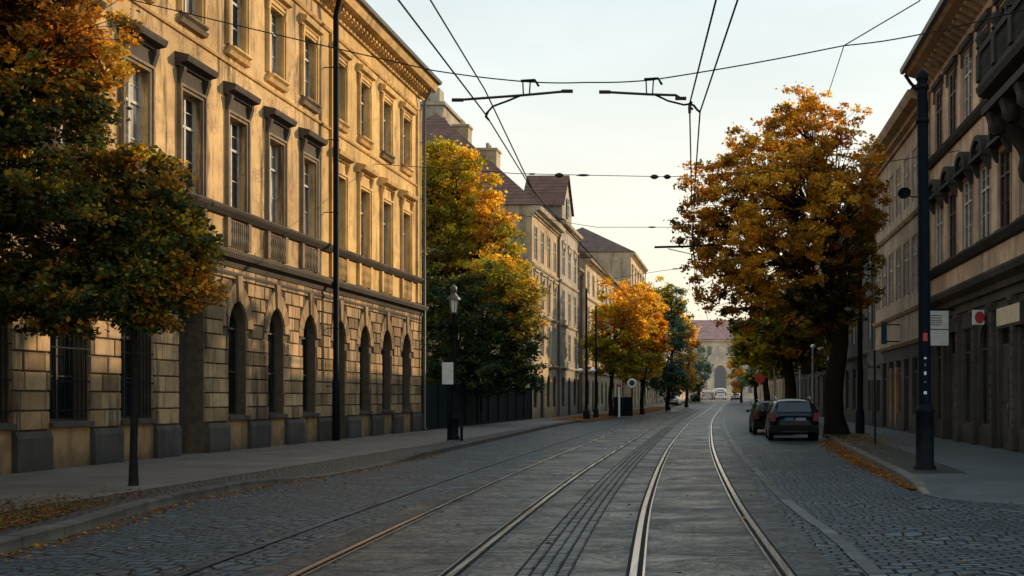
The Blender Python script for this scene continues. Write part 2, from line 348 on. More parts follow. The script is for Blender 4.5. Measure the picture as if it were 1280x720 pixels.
def kerb(name,fn,w,side,Y0,Y1,mat,hf):
    mb=MB(); Y=ys(Y0,Y1); seg=1.0
    y=Y0; k=0
    while y<Y1:
        L=1.0 if y<60 else 4.0; y2=min(y+L,Y1); g=.006 if y<60 else 0
        a,b=fn(y),fn(y2); j=random.uniform(-.008,.008); h1,h2=hf(y)+.012+j,hf(y2)+.012+j
        z1,z2=gz(y),gz(y2); o=w*side
        c=.02*side
        vs=[(a,y+g,z1-.05),(a+o,y+g,z1-.05),(a+o,y+g,z1+h1),(a+c,y+g,z1+h1),(a,y+g,z1+h1-.02),
            (b,y2-g,z2-.05),(b+o,y2-g,z2-.05),(b+o,y2-g,z2+h2),(b+c,y2-g,z2+h2),(b,y2-g,z2+h2-.02)]
        f=[[0,1,2,3,4],[9,8,7,6,5],[0,5,6,1],[1,6,7,2],[2,7,8,3],[3,8,9,4],[4,9,5,0]]
        mb.add(vs,f); y=y2
    return struct(mb.build(name,mat))
kerb('kerb',kl,.22,-1,-8,290,'kerbL',kh)
kerb('kerb',kr,.2,1,18.6,290,'kerb',lambda y:.13 if y>21 else .13*(y-18)/3+.0)
# right pavement with rounded dropped corner
corner=[(3.33,18.6),(3.45,17.9),(3.75,17.3),(4.3,16.9),(5.2,16.6),(7,16.3),(9,16.0)]
mb=MB(); vs=[];fs=[]
edge=[(x,y,.012) for x,y in corner[::-1]]
inner=[(9.5,17.5,.10),(7.2,17.7,.10),(5.6,18,.10),(4.8,18.3,.10),(4.2,18.8,.11),(3.85,19.3,.12),(3.6,20.5,.12)]
n=len(edge); mb.add(edge+inner,[[i,i+1,n+i+1,n+i] for i in range(n-1)])
mb.add([(9.5,17.5,.10),(7.2,17.7,.10),(5.6,18,.10),(4.8,18.3,.10),(4.2,18.8,.11),(3.85,19.3,.12),(3.6,20.5,.12),(3.6,21,.13),(9.5,21,.13)],[[8,7,6,5,4,3,2,1,0]])
mb.add([(3.33,18.6,.012),(3.6,20.5,.12),(3.6,21,.13),(3.4,21,.12)],[[0,1,2,3]])
struct(mb.build('pavement','slabR'))
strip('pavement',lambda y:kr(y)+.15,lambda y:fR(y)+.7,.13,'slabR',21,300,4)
strip('cobbled_verge',lambda y:kr(y)+.19,lambda y:kr(y)+1.35,.134,'verge',22,300,3)
mb=MB(); cc=[Vector((x,y,0)) for x,y in corner]
for i in range(len(cc)-1):
    a,b=cc[i],cc[i+1]; d=(b-a).normalized(); nrm=Vector((-d.y,d.x,0))*.17
    if nrm.y<0 and i>1: nrm=-nrm
    mb.add([a,b,b+nrm,a+nrm]+[q+Vector((0,0,.022)) for q in (a,b,b+nrm,a+nrm)],[[4,5,6,7],[0,1,5,4],[2,3,7,6]])
for (x0,y0),(x1,y1) in [((3.9,16.0),(8.4,10.6))]:
    a,b=Vector((x0,y0,0)),Vector((x1,y1,0)); d=(b-a).normalized(); nr=Vector((-d.y,d.x,0))*.17
    mb.add([q+Vector((0,0,.008)) for q in (a,b,b+nr,a+nr)],[[0,1,2,3]])
struct(mb.build('kerb','strip'))
def cover(x,y,r_,lab):
    p=thing('manhole_cover',lab,'manhole cover',(x,y,.002)); mb=MB(); mb.lathe([(0,.014),(r_*.8,.014),(r_*.82,.008),(r_*.86,.008),(r_*.88,.014),(r_,.014),(r_,.0)],24); mb.build('lid','iron',p)
    mb=MB()
    for k in range(-3,4):
        hl=math.sqrt(max(.01,(r_*.75)**2-(k*r_*.2)**2)); mb.box(-hl,hl,k*r_*.2-.012,k*r_*.2+.012,.0141,.019)
    mb.build('tread','rail',p)
# rails
def rail(fn,label,side):
    r=thing('tram_rail',label,'rail',(fn(9),9,0),0,'tram rails set in the street')
    def ribbon(name,o0,o1,z,mat,parent,thick=None):
        mb=MB(); Y=ys(-6,300); vs=[];fs=[]
        for y in Y:
            x=fn(y); zz=gz(y)
            vs+=[(x+o0,y,zz+z-.012),(x+o0+.006*(1 if o1>o0 else -1),y,zz+z),(x+o1,y,zz+z),(x+o1,y,zz+z-.012)]
        for j in range(len(Y)-1):
            for i in range(3): k=j*4+i; fs.append([k,k+1,k+5,k+4])
        mb.add(vs,fs); relocal(mb,(fn(9),9,0)); return mb.build(name,mat,parent)
    s=side
    ribbon('rail_head',-.035,.035,.02,'rail',r)
    ribbon('groove',.036*s if s>0 else -.08,.08*s if s>0 else -.036,.013,'groove',r)
    ribbon('guard_lip',.081 if s>0 else -.108,.108 if s>0 else -.081,.019,'rail',r)
    ribbon('groove',-.07 if s>0 else .036,-.036 if s>0 else .07,.012,'groove',r)
rail(r1,'outermost left tram rail nearest the cobbles, thin and bright',1)
rail(lambda y:r1(y)+1.42,'second tram rail from the left with a dark groove, beside the dark setts band',-1)
rail(r3,'third tram rail from the left, curving up from the bottom centre',1)
rail(lambda y:r3(y)+1.42,'rightmost tram rail, nearest the parked cars',-1)
# ------------------------------------------------------------------ buildings
cache={}
def cached(key,fn):
    if key not in cache: cache[key]=fn()
    return cache[key]
def arc_pts(w,zs,n=10,point=.0):
    r=w/2; out=[]
    for i in range(n+1):
        a=PI-PI*i/n; out.append((r*math.cos(a), zs+r*math.sin(a)*(1.0+point*math.sin(a))))
    return out
def window_obj(root,u,z,w,h,kind='casement',arch=False,depth=.2,frame='frame',glass='glass',surround=None,hood=None,sill=None,sw=.14,point=0,name='window',bars=None,sj=1.0):
    """window at facade coord u, sill height z; frame mesh + pane child; optional surround, hood, sill children"""
    ah=(w/2)*(1+point) if arch else 0
    def mk():
        mb=MB(); t=.055; x0,x1=-depth,-depth+.06; W2=w/2; zt=h-ah
        mb.box(x0,x1,-W2,-W2+t,0,zt); mb.box(x0,x1,W2-t,W2,0,zt); mb.box(x0,x1,-W2+t,W2-t,0,t)
        if arch:
            pts=arc_pts(w,zt,12,point); pin=arc_pts(w-2*t,zt,12,point)
            for i in range(12):
                a,b=pts[i],pts[i+1]; c,d=pin[i],pin[i+1]
                mb.add([(x1,a[0],a[1]),(x1,b[0],b[1]),(x1,d[0],d[1]),(x1,c[0],c[1])],[[0,1,2,3]])
                mb.add([(x1,c[0],c[1]),(x1,d[0],d[1]),(x0,d[0],d[1]),(x0,c[0],c[1])],[[0,1,2,3]])
            mb.box(x0,x1+.01,-W2+t,W2-t,zt-t/2,zt+t/2)
            mb.box(x0,x1,-.025,.025,t,zt-t/2)
            mb.box(x0,x1,-.02,.02,zt+t/2,h-t)
            if kind=='casement': mb.box(x0,x1-.01,-W2+t,W2-t,zt*.5-.02,zt*.5+.02)
        else:
            mb.box(x0,x1,-W2+t,W2-t,h-t,h)
            if kind!='shop':
                mb.box(x0,x1+.01,-W2+t,W2-t,h*.68-.035,h*.68+.035); mb.box(x0,x1+.015,-.04,.04,t,h-t)
                for q in (.34,): mb.box(x0,x1-.02,-W2+t,W2-t,h*q-.015,h*q+.015)
                mb.box(x0,x1-.02,-W2+t,W2-t,h*.84-.012,h*.84+.012)
            else:
                mb.box(x0,x1,-W2+t,W2-t,h*.75-.03,h*.75+.03); mb.box(x0,x1,-.03,.03,t,h*.75)
        return mb.mesh('window',frame)
    fr=put(name,cached(('w',w,h,kind,arch,depth,frame,point),mk),root,(0,u,z))
    def mp():
        mb=MB(); x=-depth+.02
        if arch:
            pts=arc_pts(w-.02,h-ah,12,point); vs=[(x,-w/2+.01,.02),(x,w/2-.01,.02)]+[(x,a,b-.01) for a,b in pts[::-1]]
            mb.add(vs,[list(range(len(vs)))])
        else: mb.quad((x,-w/2+.01,.01),(x,w/2-.01,.01),(x,w/2-.01,h-.01),(x,-w/2+.01,h-.01))
        return mb.mesh('pane',glass)
    put('pane',cached(('p',w,h,arch,depth,glass,point),mp),fr)
    if surround:
        def ms():
            mb=MB(); W2=w/2
            for (x1,a,b) in ((.07*sj,0,sw),(.11*sj,sw-.05,sw+.02)):
                mb.box(0.001,x1,-W2-b,-W2-a-.001,-.0,h+a); mb.box(0.001,x1,W2+a+.001,W2+b,-.0,h+a)
                mb.box(0.001,x1,-W2-b,W2+b,h+a+.001,h+b)
            return mb.mesh('surround',surround)
        put('surround',cached(('s',w,h,surround,sw,sj),ms),fr)
    if hood:
        hm,hz,hp=hood   # material, gap above opening, projection
        def mh():
            mb=MB(); W2=w/2+sw+.14; b=h+sw+hz
            pr=[(0.001,b),(hp*.35,b),(hp*.45,b+.08),(hp*.9,b+.12),(hp,b+.22),(hp*1.02,b+.27),(.001,b+.36)]
            mb.prof(pr,-W2,W2)
            mb.box(.001,.06,-w/2-sw-.02,w/2+sw+.02,h+sw+.021,b-.002)      # frieze
            for sgn in (-1,1):
                c=sgn*(w/2+sw-.02); mb.prof([(.061,b-.42),(.10,b-.4),(hp*.55,b-.08),(hp*.55,b-.002),(.061,b-.002)],c-.07,c+.07)
            return mb.mesh('hood',hm)
        put('hood',cached(('h',w,h,hood,sw),mh),fr)
    if sill:
        sm,sp=sill
        def mi():
            mb=MB(); W2=w/2+sw+.06
            mb.prof([(-depth+.061,-.09),(.001,-.16),(sp*.6,-.15),(sp,-.08),(sp,-.03),(-depth+.061,.0)],-W2+.12,W2-.12)
            mb.prof([(.001,-.30),(sp*.5,-.28),(sp*.75,-.17),(.001,-.165)],-W2,W2)
            return mb.mesh('sill',sm)
        put('sill',cached(('i',w,h,sill,sw,depth),mi),fr)
    if bars:
        def mbb():
            mb=MB(); n=max(4,int(w/.14))
            for i in range(1,n): 
                y=-w/2+w*i/n; mb.tube([(.06,y,.05),(.06,y,h-.05)],.012,6)
            for q in (.08,.3,.55,.8): mb.box(.045,.075,-w/2+.002,w/2-.002,h*q-.015,h*q+.015)
            return mb.mesh('window_bars','iron')
        put('window_bars',cached(('b',w,h),mbb),fr)
    return fr
def skin(mb,L,z0,z1,ops,depth_default=.2):
    """wall front at x=0 with reveals. ops: (u,w,zb,zt,arch,depth,point)"""
    us=sorted(set([0,L]+[round(o[0]-o[1]/2,4) for o in ops]+[round(o[0]+o[1]/2,4) for o in ops]))
    zs=sorted(set([z0,z1]+[round(o[2],4) for o in ops]+[round(o[3],4) for o in ops]))
    us=[u for u in us if 0<=u<=L]; zs=[z for z in zs if z0<=z<=z1]
    for i in range(len(us)-1):
        run=None
        for j in range(len(zs)):
            inside=False
            if j<len(zs)-1:
                uc=(us[i]+us[i+1])/2; zc=(zs[j]+zs[j+1])/2
                inside=any(abs(uc-o[0])<o[1]/2 and o[2]<zc<o[3] for o in ops)
            if j==len(zs)-1 or inside:
                if run is not None: mb.quad((0,us[i],zs[run]),(0,us[i+1],zs[run]),(0,us[i+1],zs[j]),(0,us[i],zs[j])); run=None
            elif run is None: run=j
    for (u,w,zb,zt,arch,d,pt) in ops:
        a,b=u-w/2,u+w/2; ah=(w/2)*(1+pt) if arch else 0; zs_=zt-ah
        mb.quad((0,a,zb),(-d,a,zb),(-d,a,zs_),(0,a,zs_)); mb.quad((0,b,zb),(0,b,zs_),(-d,b,zs_),(-d,b,zb))
        mb.quad((0,a,zb),(0,b,zb),(-d,b,zb),(-d,a,zb))
        if arch:
            pts=arc_pts(w,zs_,12,pt)
            for k in range(12):
                p,q=pts[k],pts[k+1]
                mb.quad((0,u+p[0],p[1]),(-d,u+p[0],p[1]),(-d,u+q[0],q[1]),(0,u+q[0],q[1]))
                mb.quad((0,u+p[0],p[1]),(0,u+q[0],q[1]),(0,u+q[0],zt),(0,u+p[0],zt))
        else: mb.quad((0,a,zt),(-d,a,zt),(-d,b,zt),(0,b,zt))
def frame_for(side,Y0,Y1,out=0):
    z0=gz((Y0+Y1)/2)
    if side=='L':
        loc=Vector((fL(Y0)+out,Y0,z0)); return loc,-math.atan(sL),(lambda Y:Y-Y0)
    loc=Vector((fR(Y1)-out,Y1,z0)); return loc,PI+math.atan(-sR),(lambda Y:Y1-Y)
CORN=[(0.001,0),(.10,0),(.12,.12),(.30,.18),(.32,.34),(.62,.42),(.70,.60),(.74,.72),(.001,.80)]
def corn(sc=1,zs=1,z=0): return [(x*sc if x>.01 else x,z+zz*zs) for x,zz in CORN]
def body(root,L,depth,ztop,mat,ops,gm=None,base=0):
    mb=MB()
    if gm:
        m2=MB(); skin(m2,L,0,3.85,[o for o in ops if o[3]<3.9]); m2.build('ground_floor_wall',gm,root); skin(mb,L,3.85,ztop,[o for o in ops if o[3]>3.9])
    else: skin(mb,L,base,ztop,ops)
    mb.quad((0,0,base),(0,0,ztop),(-depth,0,ztop),(-depth,0,base)); mb.quad((0,L,base),(-depth,L,base),(-depth,L,ztop),(0,L,ztop))
    mb.quad((-depth,0,base),(-depth,0,ztop),(-depth,L,ztop),(-depth,L,base)); mb.quad((0,0,ztop),(0,L,ztop),(-depth,L,ztop),(-depth,0,ztop))
    return mb.build('wall',mat,root)
def roof(root,L,depth,z,rise,kind,mat,ov=.6,hip=6,hips=(True,True)):
    mb=MB(); x0,x1=ov,-depth-ov; xm=-depth/2; e0=-.15; e1=L+.15; b=z
    if kind=='gable':
        vs=[(x0,e0,b),(x0,e1,b),(xm,e1,b+rise),(xm,e0,b+rise),(x1,e0,b),(x1,e1,b)]
        mb.add(vs,[[0,1,2,3],[3,2,5,4],[0,3,4],[1,5,2],[0,4,5,1]])
    else:
        a=hip if hips[0] else 0; c=hip if hips[1] else 0
        vs=[(x0,e0,b),(x0,e1,b),(xm,e1-c,b+rise),(xm,e0+a,b+rise),(x1,e0,b),(x1,e1,b)]
        mb.add(vs,[[0,1,2,3],[3,2,5,4],[0,3,4],[1,5,2],[0,4,5,1]])
    return mb.build('roof',mat,root)
# --- left foreground palace-like tenement
Y0,Y1=11.0,50.2; loc,rz,U=frame_for('L',Y0,Y1)
b=thing('tenement_house','ochre tenement with grey ashlar ground floor and pointed arches, left foreground','building',loc,rz)
L=Y1-Y0
cent=[48.0-2.66*k for k in range(14)]; PIPE=38.65
cent=[c if c>39 else c-.15 for c in cent if c>Y0+1]
ops=[]; ground=[]
for i,c in enumerate(cent):
    u=U(c)
    ops.append((u,1.08,6.95,9.5,False,.24,0)); ops.append((u,1.02,11.5,13.55,False,.22,0))
    if abs(c-29.2)<1.0: ground.append((u,1.4,.14,4.0,False,.5,0,'door'))
    elif c>31: 
        if abs(c-40.02)<.3: ground.append((u,1.2,.14,4.35,True,.4,.25,'adoor'))
        else: ground.append((u,1.2,1.12,4.35,True,.32,.25,'arch'))
    else: ground.append((u,1.4,1.12,3.95,False,.35,0,'grille'))
ops+= [g[:7] for g in ground]
mb=MB(); skin(mb,L,0,5.35,[g[:7] for g in ground]); mb.build('ground_floor_wall','joint',b)
up=[o for o in ops if o[2]>6]
mb=MB(); D=13; UP=U(PIPE); m2=MB(); skin(m2,UP,5.35,15.3,[o for o in up if o[0]<UP]); m2.build('wall','plasterL2',b)
m3=MB(); skin(m3,L-UP,5.35,15.3,[(o[0]-UP,)+o[1:] for o in up if o[0]>UP]); m3.v=[(x,y+UP,z) for x,y,z in m3.v]; m3.build('wall','plasterL',b)
for y_ in (0,L):
    mb.quad((0,y_,0),(0,y_,15.3),(-D,y_,15.3),(-D,y_,0))
mb.quad((-D,0,0),(-D,0,15.3),(-D,L,15.3),(-D,L,0)); mb.build('wall','plasterL',b)
# ashlar blocks
mb=MB(); rows=[(.95+.4*i,.95+.4*(i+1)) for i in range(11)]
for ri,(za,zb) in enumerate(rows):
    u=-.35*(ri%2)
    while u<L:
        wd=random.choice((.62,.7,.8)); ua,ub=max(0,u),min(L,u+wd); u+=wd
        segs=[(ua,ub)]
        for g in ground:
            ring=.30 if g[4] else .0
            zs_=g[3]-(g[1]/2*1.25 if g[4] else 0)
            if zb<=g[2]-.02 or za>=g[3]+ (ring+.12 if g[4] else .02): continue
            a,c=g[0]-g[1]/2-.01,g[0]+g[1]/2+.01
            if g[4] and zb>zs_:
                RR=g[1]/2+.34; zz_=max(0,(za-zs_))/1.3; hh_=math.sqrt(max(.0004,RR*RR-zz_*zz_)); hh_=min(hh_,RR)
                a,c=g[0]-hh_,g[0]+hh_
            ns=[]
            for s0,s1 in segs:
                if s1<=a or s0>=c: ns.append((s0,s1))
                else:
                    if s0<a: ns.append((s0,a))
                    if s1>c: ns.append((c,s1))
            segs=ns
        for s0,s1 in segs:
            if s1-s0<.07: continue
            k=random.choice((random.uniform(.45,.8),random.uniform(.75,1.2),random.uniform(.8,1.15))); tn=random.uniform(-.06,.06)
            mb.cham(.001,.055+random.uniform(0,.018),s0+.008,s1-.008,za+.008,zb-.008,.02,col=(k*(1+tn),k,k*(1-tn)))
for g in ground:      # voussoirs
    if not g[4]: continue
    zs_=g[3]-g[1]/2*1.25; n=9
    inn=arc_pts(g[1],zs_,n,.25); outp=arc_pts(g[1]+.75,zs_,n,.35)
    for k in range(n):
        p,q,r_,s_=inn[k],inn[k+1],outp[k+1],outp[k]; cl=random.uniform(.45,.95)
        if k==n//2: r_=(r_[0],r_[1]+.22); s_=(s_[0],s_[1]+.22)
        ce=((p[0]+q[0]+r_[0]+s_[0])/4,(p[1]+q[1]+r_[1]+s_[1])/4); xo=.075 if k!=n//2 else .13
        sh=[(g[0]+ce[0]+(t_[0]-ce[0])*.93,ce[1]+(t_[1]-ce[1])*.93) for t_ in (p,q,r_,s_)]
        vs=[(.002,g[0]+t_[0],t_[1]) for t_ in (p,q,r_,s_)]+[(xo,a_,b_) for a_,b_ in sh]
        mb.add(vs,[[4,5,6,7],[0,1,5,4],[1,2,6,5],[2,3,7,6],[3,0,4,7]],col=(cl,cl,cl))
mb.build('ashlar_facing','ashlar',b,color=True)
# plinth blocks & panels
mb=MB(); mp_=MB(); gs=sorted(ground,key=lambda g:g[0]); prev=0
for g in gs:
    a,c=g[0]-g[1]/2,g[0]+g[1]/2
    m_=(prev+a)/2; wpl=a-prev
    if wpl>.1:
        mq=MB(); mq.prof([(.002,0),(.15,0),(.15,.8),(.10,.93),(.002,.93)],prev+.06,a-.06); mq.build('plinth','plinth',b)
    if g[7] in('arch','grille'):
        mq=MB(); mq.box(-.04,.03,a-.05,c+.05,.12,.99); mq.build('plinth_panel','panel',b)
        mq=MB(); mq.box(-.1,.14,a-.055,c+.055,1.0,1.10); mq.build('ledge','plinth',b)
    prev=c
mb.prof([(.002,0),(.15,0),(.15,.8),(.10,.93),(.002,.93)],prev+.06,L)
mb.build('plinth','plinth',b)
for g in ground:
    if g[7]=='arch': window_obj(b,g[0],g[2],g[1],g[3]-g[2],arch=True,depth=.3,frame='framed',glass='glassd',point=.25)
    elif g[7]=='grille': window_obj(b,g[0],g[2],g[1],g[3]-g[2],depth=.33,frame='framed',glass='glassd',bars=True)
    else:
        mb=MB(); w=g[1]; h=g[3]-g[2]; d=.38 if g[4] else .48
        mb.box(-d-.06,-d,-w/2,w/2,0,h*(.8 if g[4] else 1))
        if g[4]: mb.add([(-d,-w/2,h*.78),(-d,w/2,h*.78)]+[(-d,a_,z_-.14) for a_,z_ in arc_pts(w,g[3]-w/2*1.25,8,.25)[::-1]],[list(range(11))])
        for sg in (-1,1):
            for (a_,c_) in ((.12,.42),(.46,.7)): mb.box(-d,-d+.035,min(sg*.06,sg*(w/2-.1)),max(sg*.06,sg*(w/2-.1)),h*a_,h*c_)
        dr=mb.build('door','framed' if not g[4] else 'plinth',b,loc=(0,g[0],g[2]))
        mh=MB(); mh.tube([(-d+.001,.05,1.05),(-d+.07,.05,1.05),(-d+.07,.05,1.25)],.014,6); mh.build('door_handle','chrome',dr)
for i,c in enumerate(cent):
    u=U(c); left=c<PIPE; k_=i
    fr='frame'; gl=random.choice(('glass','curtain','curtain2'))
    window_obj(b,u,6.95,1.08,2.55,frame=fr,glass=gl,surround='soot2' if left else 'trimL',hood=('soot' if left else 'trimL',.42,.36),depth=.22,sw=.14)
    window_obj(b,u,11.5,1.02,2.05,frame=fr,glass=random.choice(('glass','curtain')),surround='trimL',hood=('trimL',.12,.26),sill=('soot2' if k_%3==1 else 'trimL',.22),depth=.2,sw=.13)
    # balustrade panel below the piano-nobile window
    mb=MB(); mb.box(.002,.012,u-.52,u+.52,5.9,6.6); mb.box(.002,.11,u-.75,u-.56,5.84,6.65); mb.box(.002,.11,u+.56,u+.75,5.84,6.65)
    for k in range(9):
        y=u-.52+k*.13; mb.lathe([(.03,5.84),(.03,5.95),(.055,6.1),(.03,6.28),(.05,6.45),(.03,6.6)],6,.06,y)
    mb.build('balustrade_panel','soot2' if left else 'trimL',b)
for i in range(len(cent)):      # pilaster strips between the windows at belt level
    pass
mb=MB(); mb.prof([(.002,5.28),(.10,5.28),(.14,5.42),(.30,5.5),(.36,5.62),(.36,5.7),(.002,5.82)],0,L+.1)
mb.prof([(.002,5.02),(.06,5.02),(.09,5.1),(.06,5.18),(.002,5.2)],0,L)
mb.build('string_course','soot',b)
mb=MB(); mb.prof([(.002,6.66),(.08,6.68),(.2,6.8),(.24,6.87),(.24,6.92),(.002,6.95)],0,L+.06); mb.build('sill_course','soot',b)
mb=MB(); mb.prof([(.002,10.95),(.05,10.96),(.08,11.02),(.002,11.08)],0,L); mb.prof([(.002,14.35),(.06,14.36),(.10,14.44),(.002,14.5)],0,L); mb.build('moulding','trimL',b)
for c in [PIPE+.75,Y1-.35]:
    mb=MB(); mb.box(.002,.09,U(c)-.26,U(c)+.26,5.83,14.34); mb.build('pilaster','trimL',b)
mb=MB(); mb.prof(corn(1,1,15.0),-.2,L+.4)
y=.2
while y<L: mb.box(.13,.42,y,y+.14,15.2,15.3); y+=.36
mb.build('cornice','trimL',b)
mb=MB(); mb.prof([(.74,15.72),(.86,15.74),(.9,15.86),(.84,15.9),(.5,15.85)],-.2,L+.4); mb.build('gutter','metalroof',b)
roof(b,L,D,15.82,3.6,'gable','tileg',.5)
for c,h_ in ((24,2.6),(36,2.2),(46,2.6)):
    mb=MB(); u=U(c); mb.box(-6.6,-5.4,u-.5,u+.5,17.5,19.4+h_-1); mb.box(-6.7,-5.3,u-.6,u+.6,19.4+h_-1,19.6+h_-1); mb.build('chimney','greyL',b)
for c,col in ((PIPE,'iron'),(50.05,'metalroof')):
    mb=MB(); u=U(c); r_=.095 if c==PIPE else .06
    xo_=.40 if c==PIPE else .24
    mb.tube([(.55,u,15.75),(.52,u,15.3),(xo_,u,14.8),(xo_,u,.25),(xo_+.1,u,.16)],r_,10)
    for z in (13,10.5,8,4,2): mb.box(.002,xo_+.02,u-.012,u+.012,z,z+.03); mb.lathe([(r_+.002,z-.02),(r_+.012,z-.015),(r_+.012,z+.035),(r_+.002,z+.04)],10,xo_,u)
    if c==PIPE: mb.lathe([(.12,.12),(.13,.14),(.13,2.2),(.10,2.26)],10,xo_,u)
    mb.build('downpipe',col,b)
# --- generic terraced house
def house(name,label,side,Y0,Y1,eave,mats,rows,nb,roofspec,out=0,depth=12,ground='arch',chim=(),cornsc=.8,belts=(),gable=None,group=None,gm=None):
    loc,rz,U=frame_for(side,Y0,Y1,out); L=Y1-Y0
    b=thing(name,label,'building',loc,rz,group); ops=[]; wl=[]
    sp=L/nb
    for i in range(nb):
        u=sp*(i+.5)
        for (zb,zt,w,st) in rows:
            ops.append((u,w,zb,zt,False,.11,0)); wl.append((u,zb,w,zt-zb,st))
    gw=min(1.5,sp*.6)
    for i in range(nb):
        u=sp*(i+.5); dr=(i%3==1)
        ar=ground=='arch'
        ops.append((u,gw,.14 if dr else .9,3.3,ar,.15,0)); wl.append((u,.14 if dr else .9,gw,3.3-(.14 if dr else .9),('G',ar)))
    body(b,L,depth,eave,mats[0],ops,gm)
    for u,zb,w,h,st in wl:
        if isinstance(st,tuple): window_obj(b,u,zb,w,h,kind='shop',arch=st[1],frame='framed',glass='glassd',depth=.13)
        else: window_obj(b,u,zb,w,h,frame='frame',glass=random.choice(('glassd','glassd','glass')),depth=.09,sj=.3,surround=mats[1] if 's' in st else None,hood=(mats[1],.1,.2) if 'h' in st else None,sill=(mats[1],.15) if 'i' in st else None,sw=.1)
    mb=MB(); mb.prof(corn(cornsc,cornsc*.9,eave-.72*cornsc),-.05,L+.05); mb.build('cornice',mats[1],b)
    mb=MB()
    for z in (3.85,)+tuple(belts): mb.prof([(.002,z),(.08,z+.02),(.16,z+.14),(.16,z+.2),(.002,z+.26)],0,L)
    mb.build('string_course',mats[1],b)
    kind,rise,rm,hip,hips=roofspec; roof(b,L,depth,eave+.02,rise,kind,rm,.6*cornsc,hip,hips)
    for (u,x,w,d,z0,z1) in chim:
        mb=MB(); mb.box(x-d/2,x+d/2,u-w/2,u+w/2,z0,z1); mb.box(x-d/2-.08,x+d/2+.08,u-w/2-.08,u+w/2+.08,z1,z1+.18)
        for k in (-1,1): mb.lathe([(.14,z1+.18),(.14,z1+.6),(.11,z1+.62)],8,x,u+k*w*.22)
        mb.build('chimney',mats[2] if len(mats)>2 else mats[0],b)
    if gable:
        ua,ub,zr,pk=gable
        mb=MB(); um=(ua+ub)/2
        mb.add([(.05,ua,eave),(.05,ub,eave),(.05,ub,zr),(.05,um,pk),(.05,ua,zr),(-3.2,ua,eave),(-3.2,ub,eave),(-3.2,ub,zr),(-3.2,um,pk),(-3.2,ua,zr)],
               [[0,1,2,3,4],[0,4,9,5],[1,6,7,2],[5,9,8,7,6]])
        mb.build('gable',mats[0],b)
        mb=MB(); e=.25; d2=-3.2
        mb.add([(e,ua-e,zr-.2),(e,um,pk+.12),(d2,um,pk+.12),(d2,ua-e,zr-.2),(e,ub+e,zr-.2),(d2,ub+e,zr-.2)],[[0,1,2,3],[1,4,5,2]]); mb.build('gable_roof',rm,b)
        window_obj(b,um,eave+.6,1.0,1.6,frame='frame',glass='glass',depth=-.12,sw=.1)
    mb=MB(); mb.tube([(.3,L-.12,eave-.4),(.14,L-.12,eave-1),(.14,L-.12,.2)],.06,8); mb.build('downpipe','metalroof',b)
    return b,U,L
b2,U2,L2=house('corner_house','pale brown house with hipped red tile roof right behind the fenced trees on the left','L',77.2,88.0,14.9,('brownL','paleL','creamL'),
    [(4.6,6.9,1.05,'s'),(7.9,10.1,1.05,'sih'),(11.3,13.6,1.0,'s')],4,('hip',8.6,'tile',9,(True,False)),depth=18,ground='arch',
    chim=((8,-4.8,1.4,1.5,15.5,20.3),(10,-7.3,1.2,1.2,19,22.6),(10,-8.9,.6,.6,19,23.2)),belts=(7.4,10.75),cornsc=.9)
mb=MB()
for z0,z1 in ((7.3,7.6),(10.6,10.95)): mb.box(-18,-.05,-.08,-.002,z0,z1)
mb.build('end_moulding','trimL',b2)
mb=MB(); mb.box(-24,-11.4,14,24,0,27.2); mb.box(-24.2,-11.2,13.8,24.2,27.2,27.5)
mb.box(-13.2,-12,15,16.5,27.5,29)
ob=thing('apartment_block','plain grey apartment block with chimneys rising above the yellow tree','building',(fL(84),84,0))
mb.build('wall','greyL',ob)
house('gabled_house','narrow beige house with a tall gable, third from the left foreground','L',88.1,97.5,15.6,('greyL','paleL','greyL'),
    [(4.6,6.8,1.1,'s'),(7.9,10.2,1.1,'si'),(11.4,13.6,1.1,'sh')],3,('gable',2.6,'tile',0,(0,0)),gable=(.6,5.6,17.0,19.6),belts=(7.3,10.7),cornsc=.7,depth=14,out=.2)
house('grey_townhouse','slim grey house squeezed between the gabled house and the long cream terrace','L',97.6,104,13.4,('greyL','greyL'),
    [(4.6,6.7,1.0,'s'),(7.8,9.9,1.0,'s'),(11.0,12.7,1.0,'')],2,('gable',4.0,'tileg',0,(0,0)),out=-.5,cornsc=.6,depth=14)
house('cream_terrace','long cream terrace half hidden by the yellow street trees on the left','L',104.1,136,14.6,('pinkL','creamL','greyL'),
    [(4.6,6.9,1.1,'s'),(7.9,10.1,1.1,'si'),(11.4,13.4,1.1,'s')],9,('gable',5.2,'tile',0,(0,0)),chim=((8,-6,2,1.2,18,22),(3,-6,1.6,1.2,18,21)),belts=(7.3,10.8),depth=13)
house('tall_corner_house','tall grey brown house with mansard roof closing the left row, above the orange trees','L',137,156,19.2,('pinkL','creamL','greyL'),
    [(4.6,6.9,1.1,'s'),(7.9,10.1,1.1,'s'),(11.4,13.4,1.1,'s'),(15,17.3,1.3,'sh')],5,('hip',3.6,'tileg',4,(True,True)),belts=(7.3,10.8,14.2),depth=13,out=1.0)
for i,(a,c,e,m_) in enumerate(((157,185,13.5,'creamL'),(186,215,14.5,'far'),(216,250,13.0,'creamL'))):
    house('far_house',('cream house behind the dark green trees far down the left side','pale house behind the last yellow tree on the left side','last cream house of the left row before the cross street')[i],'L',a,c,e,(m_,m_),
      [(4.6,6.7,1.2,''),(7.9,10,1.2,''),(10.8,12.5,1.2,'')],6,('gable',4.5,'tilef',0,(0,0)),out=.4+1.2*i,depth=12,cornsc=.6)
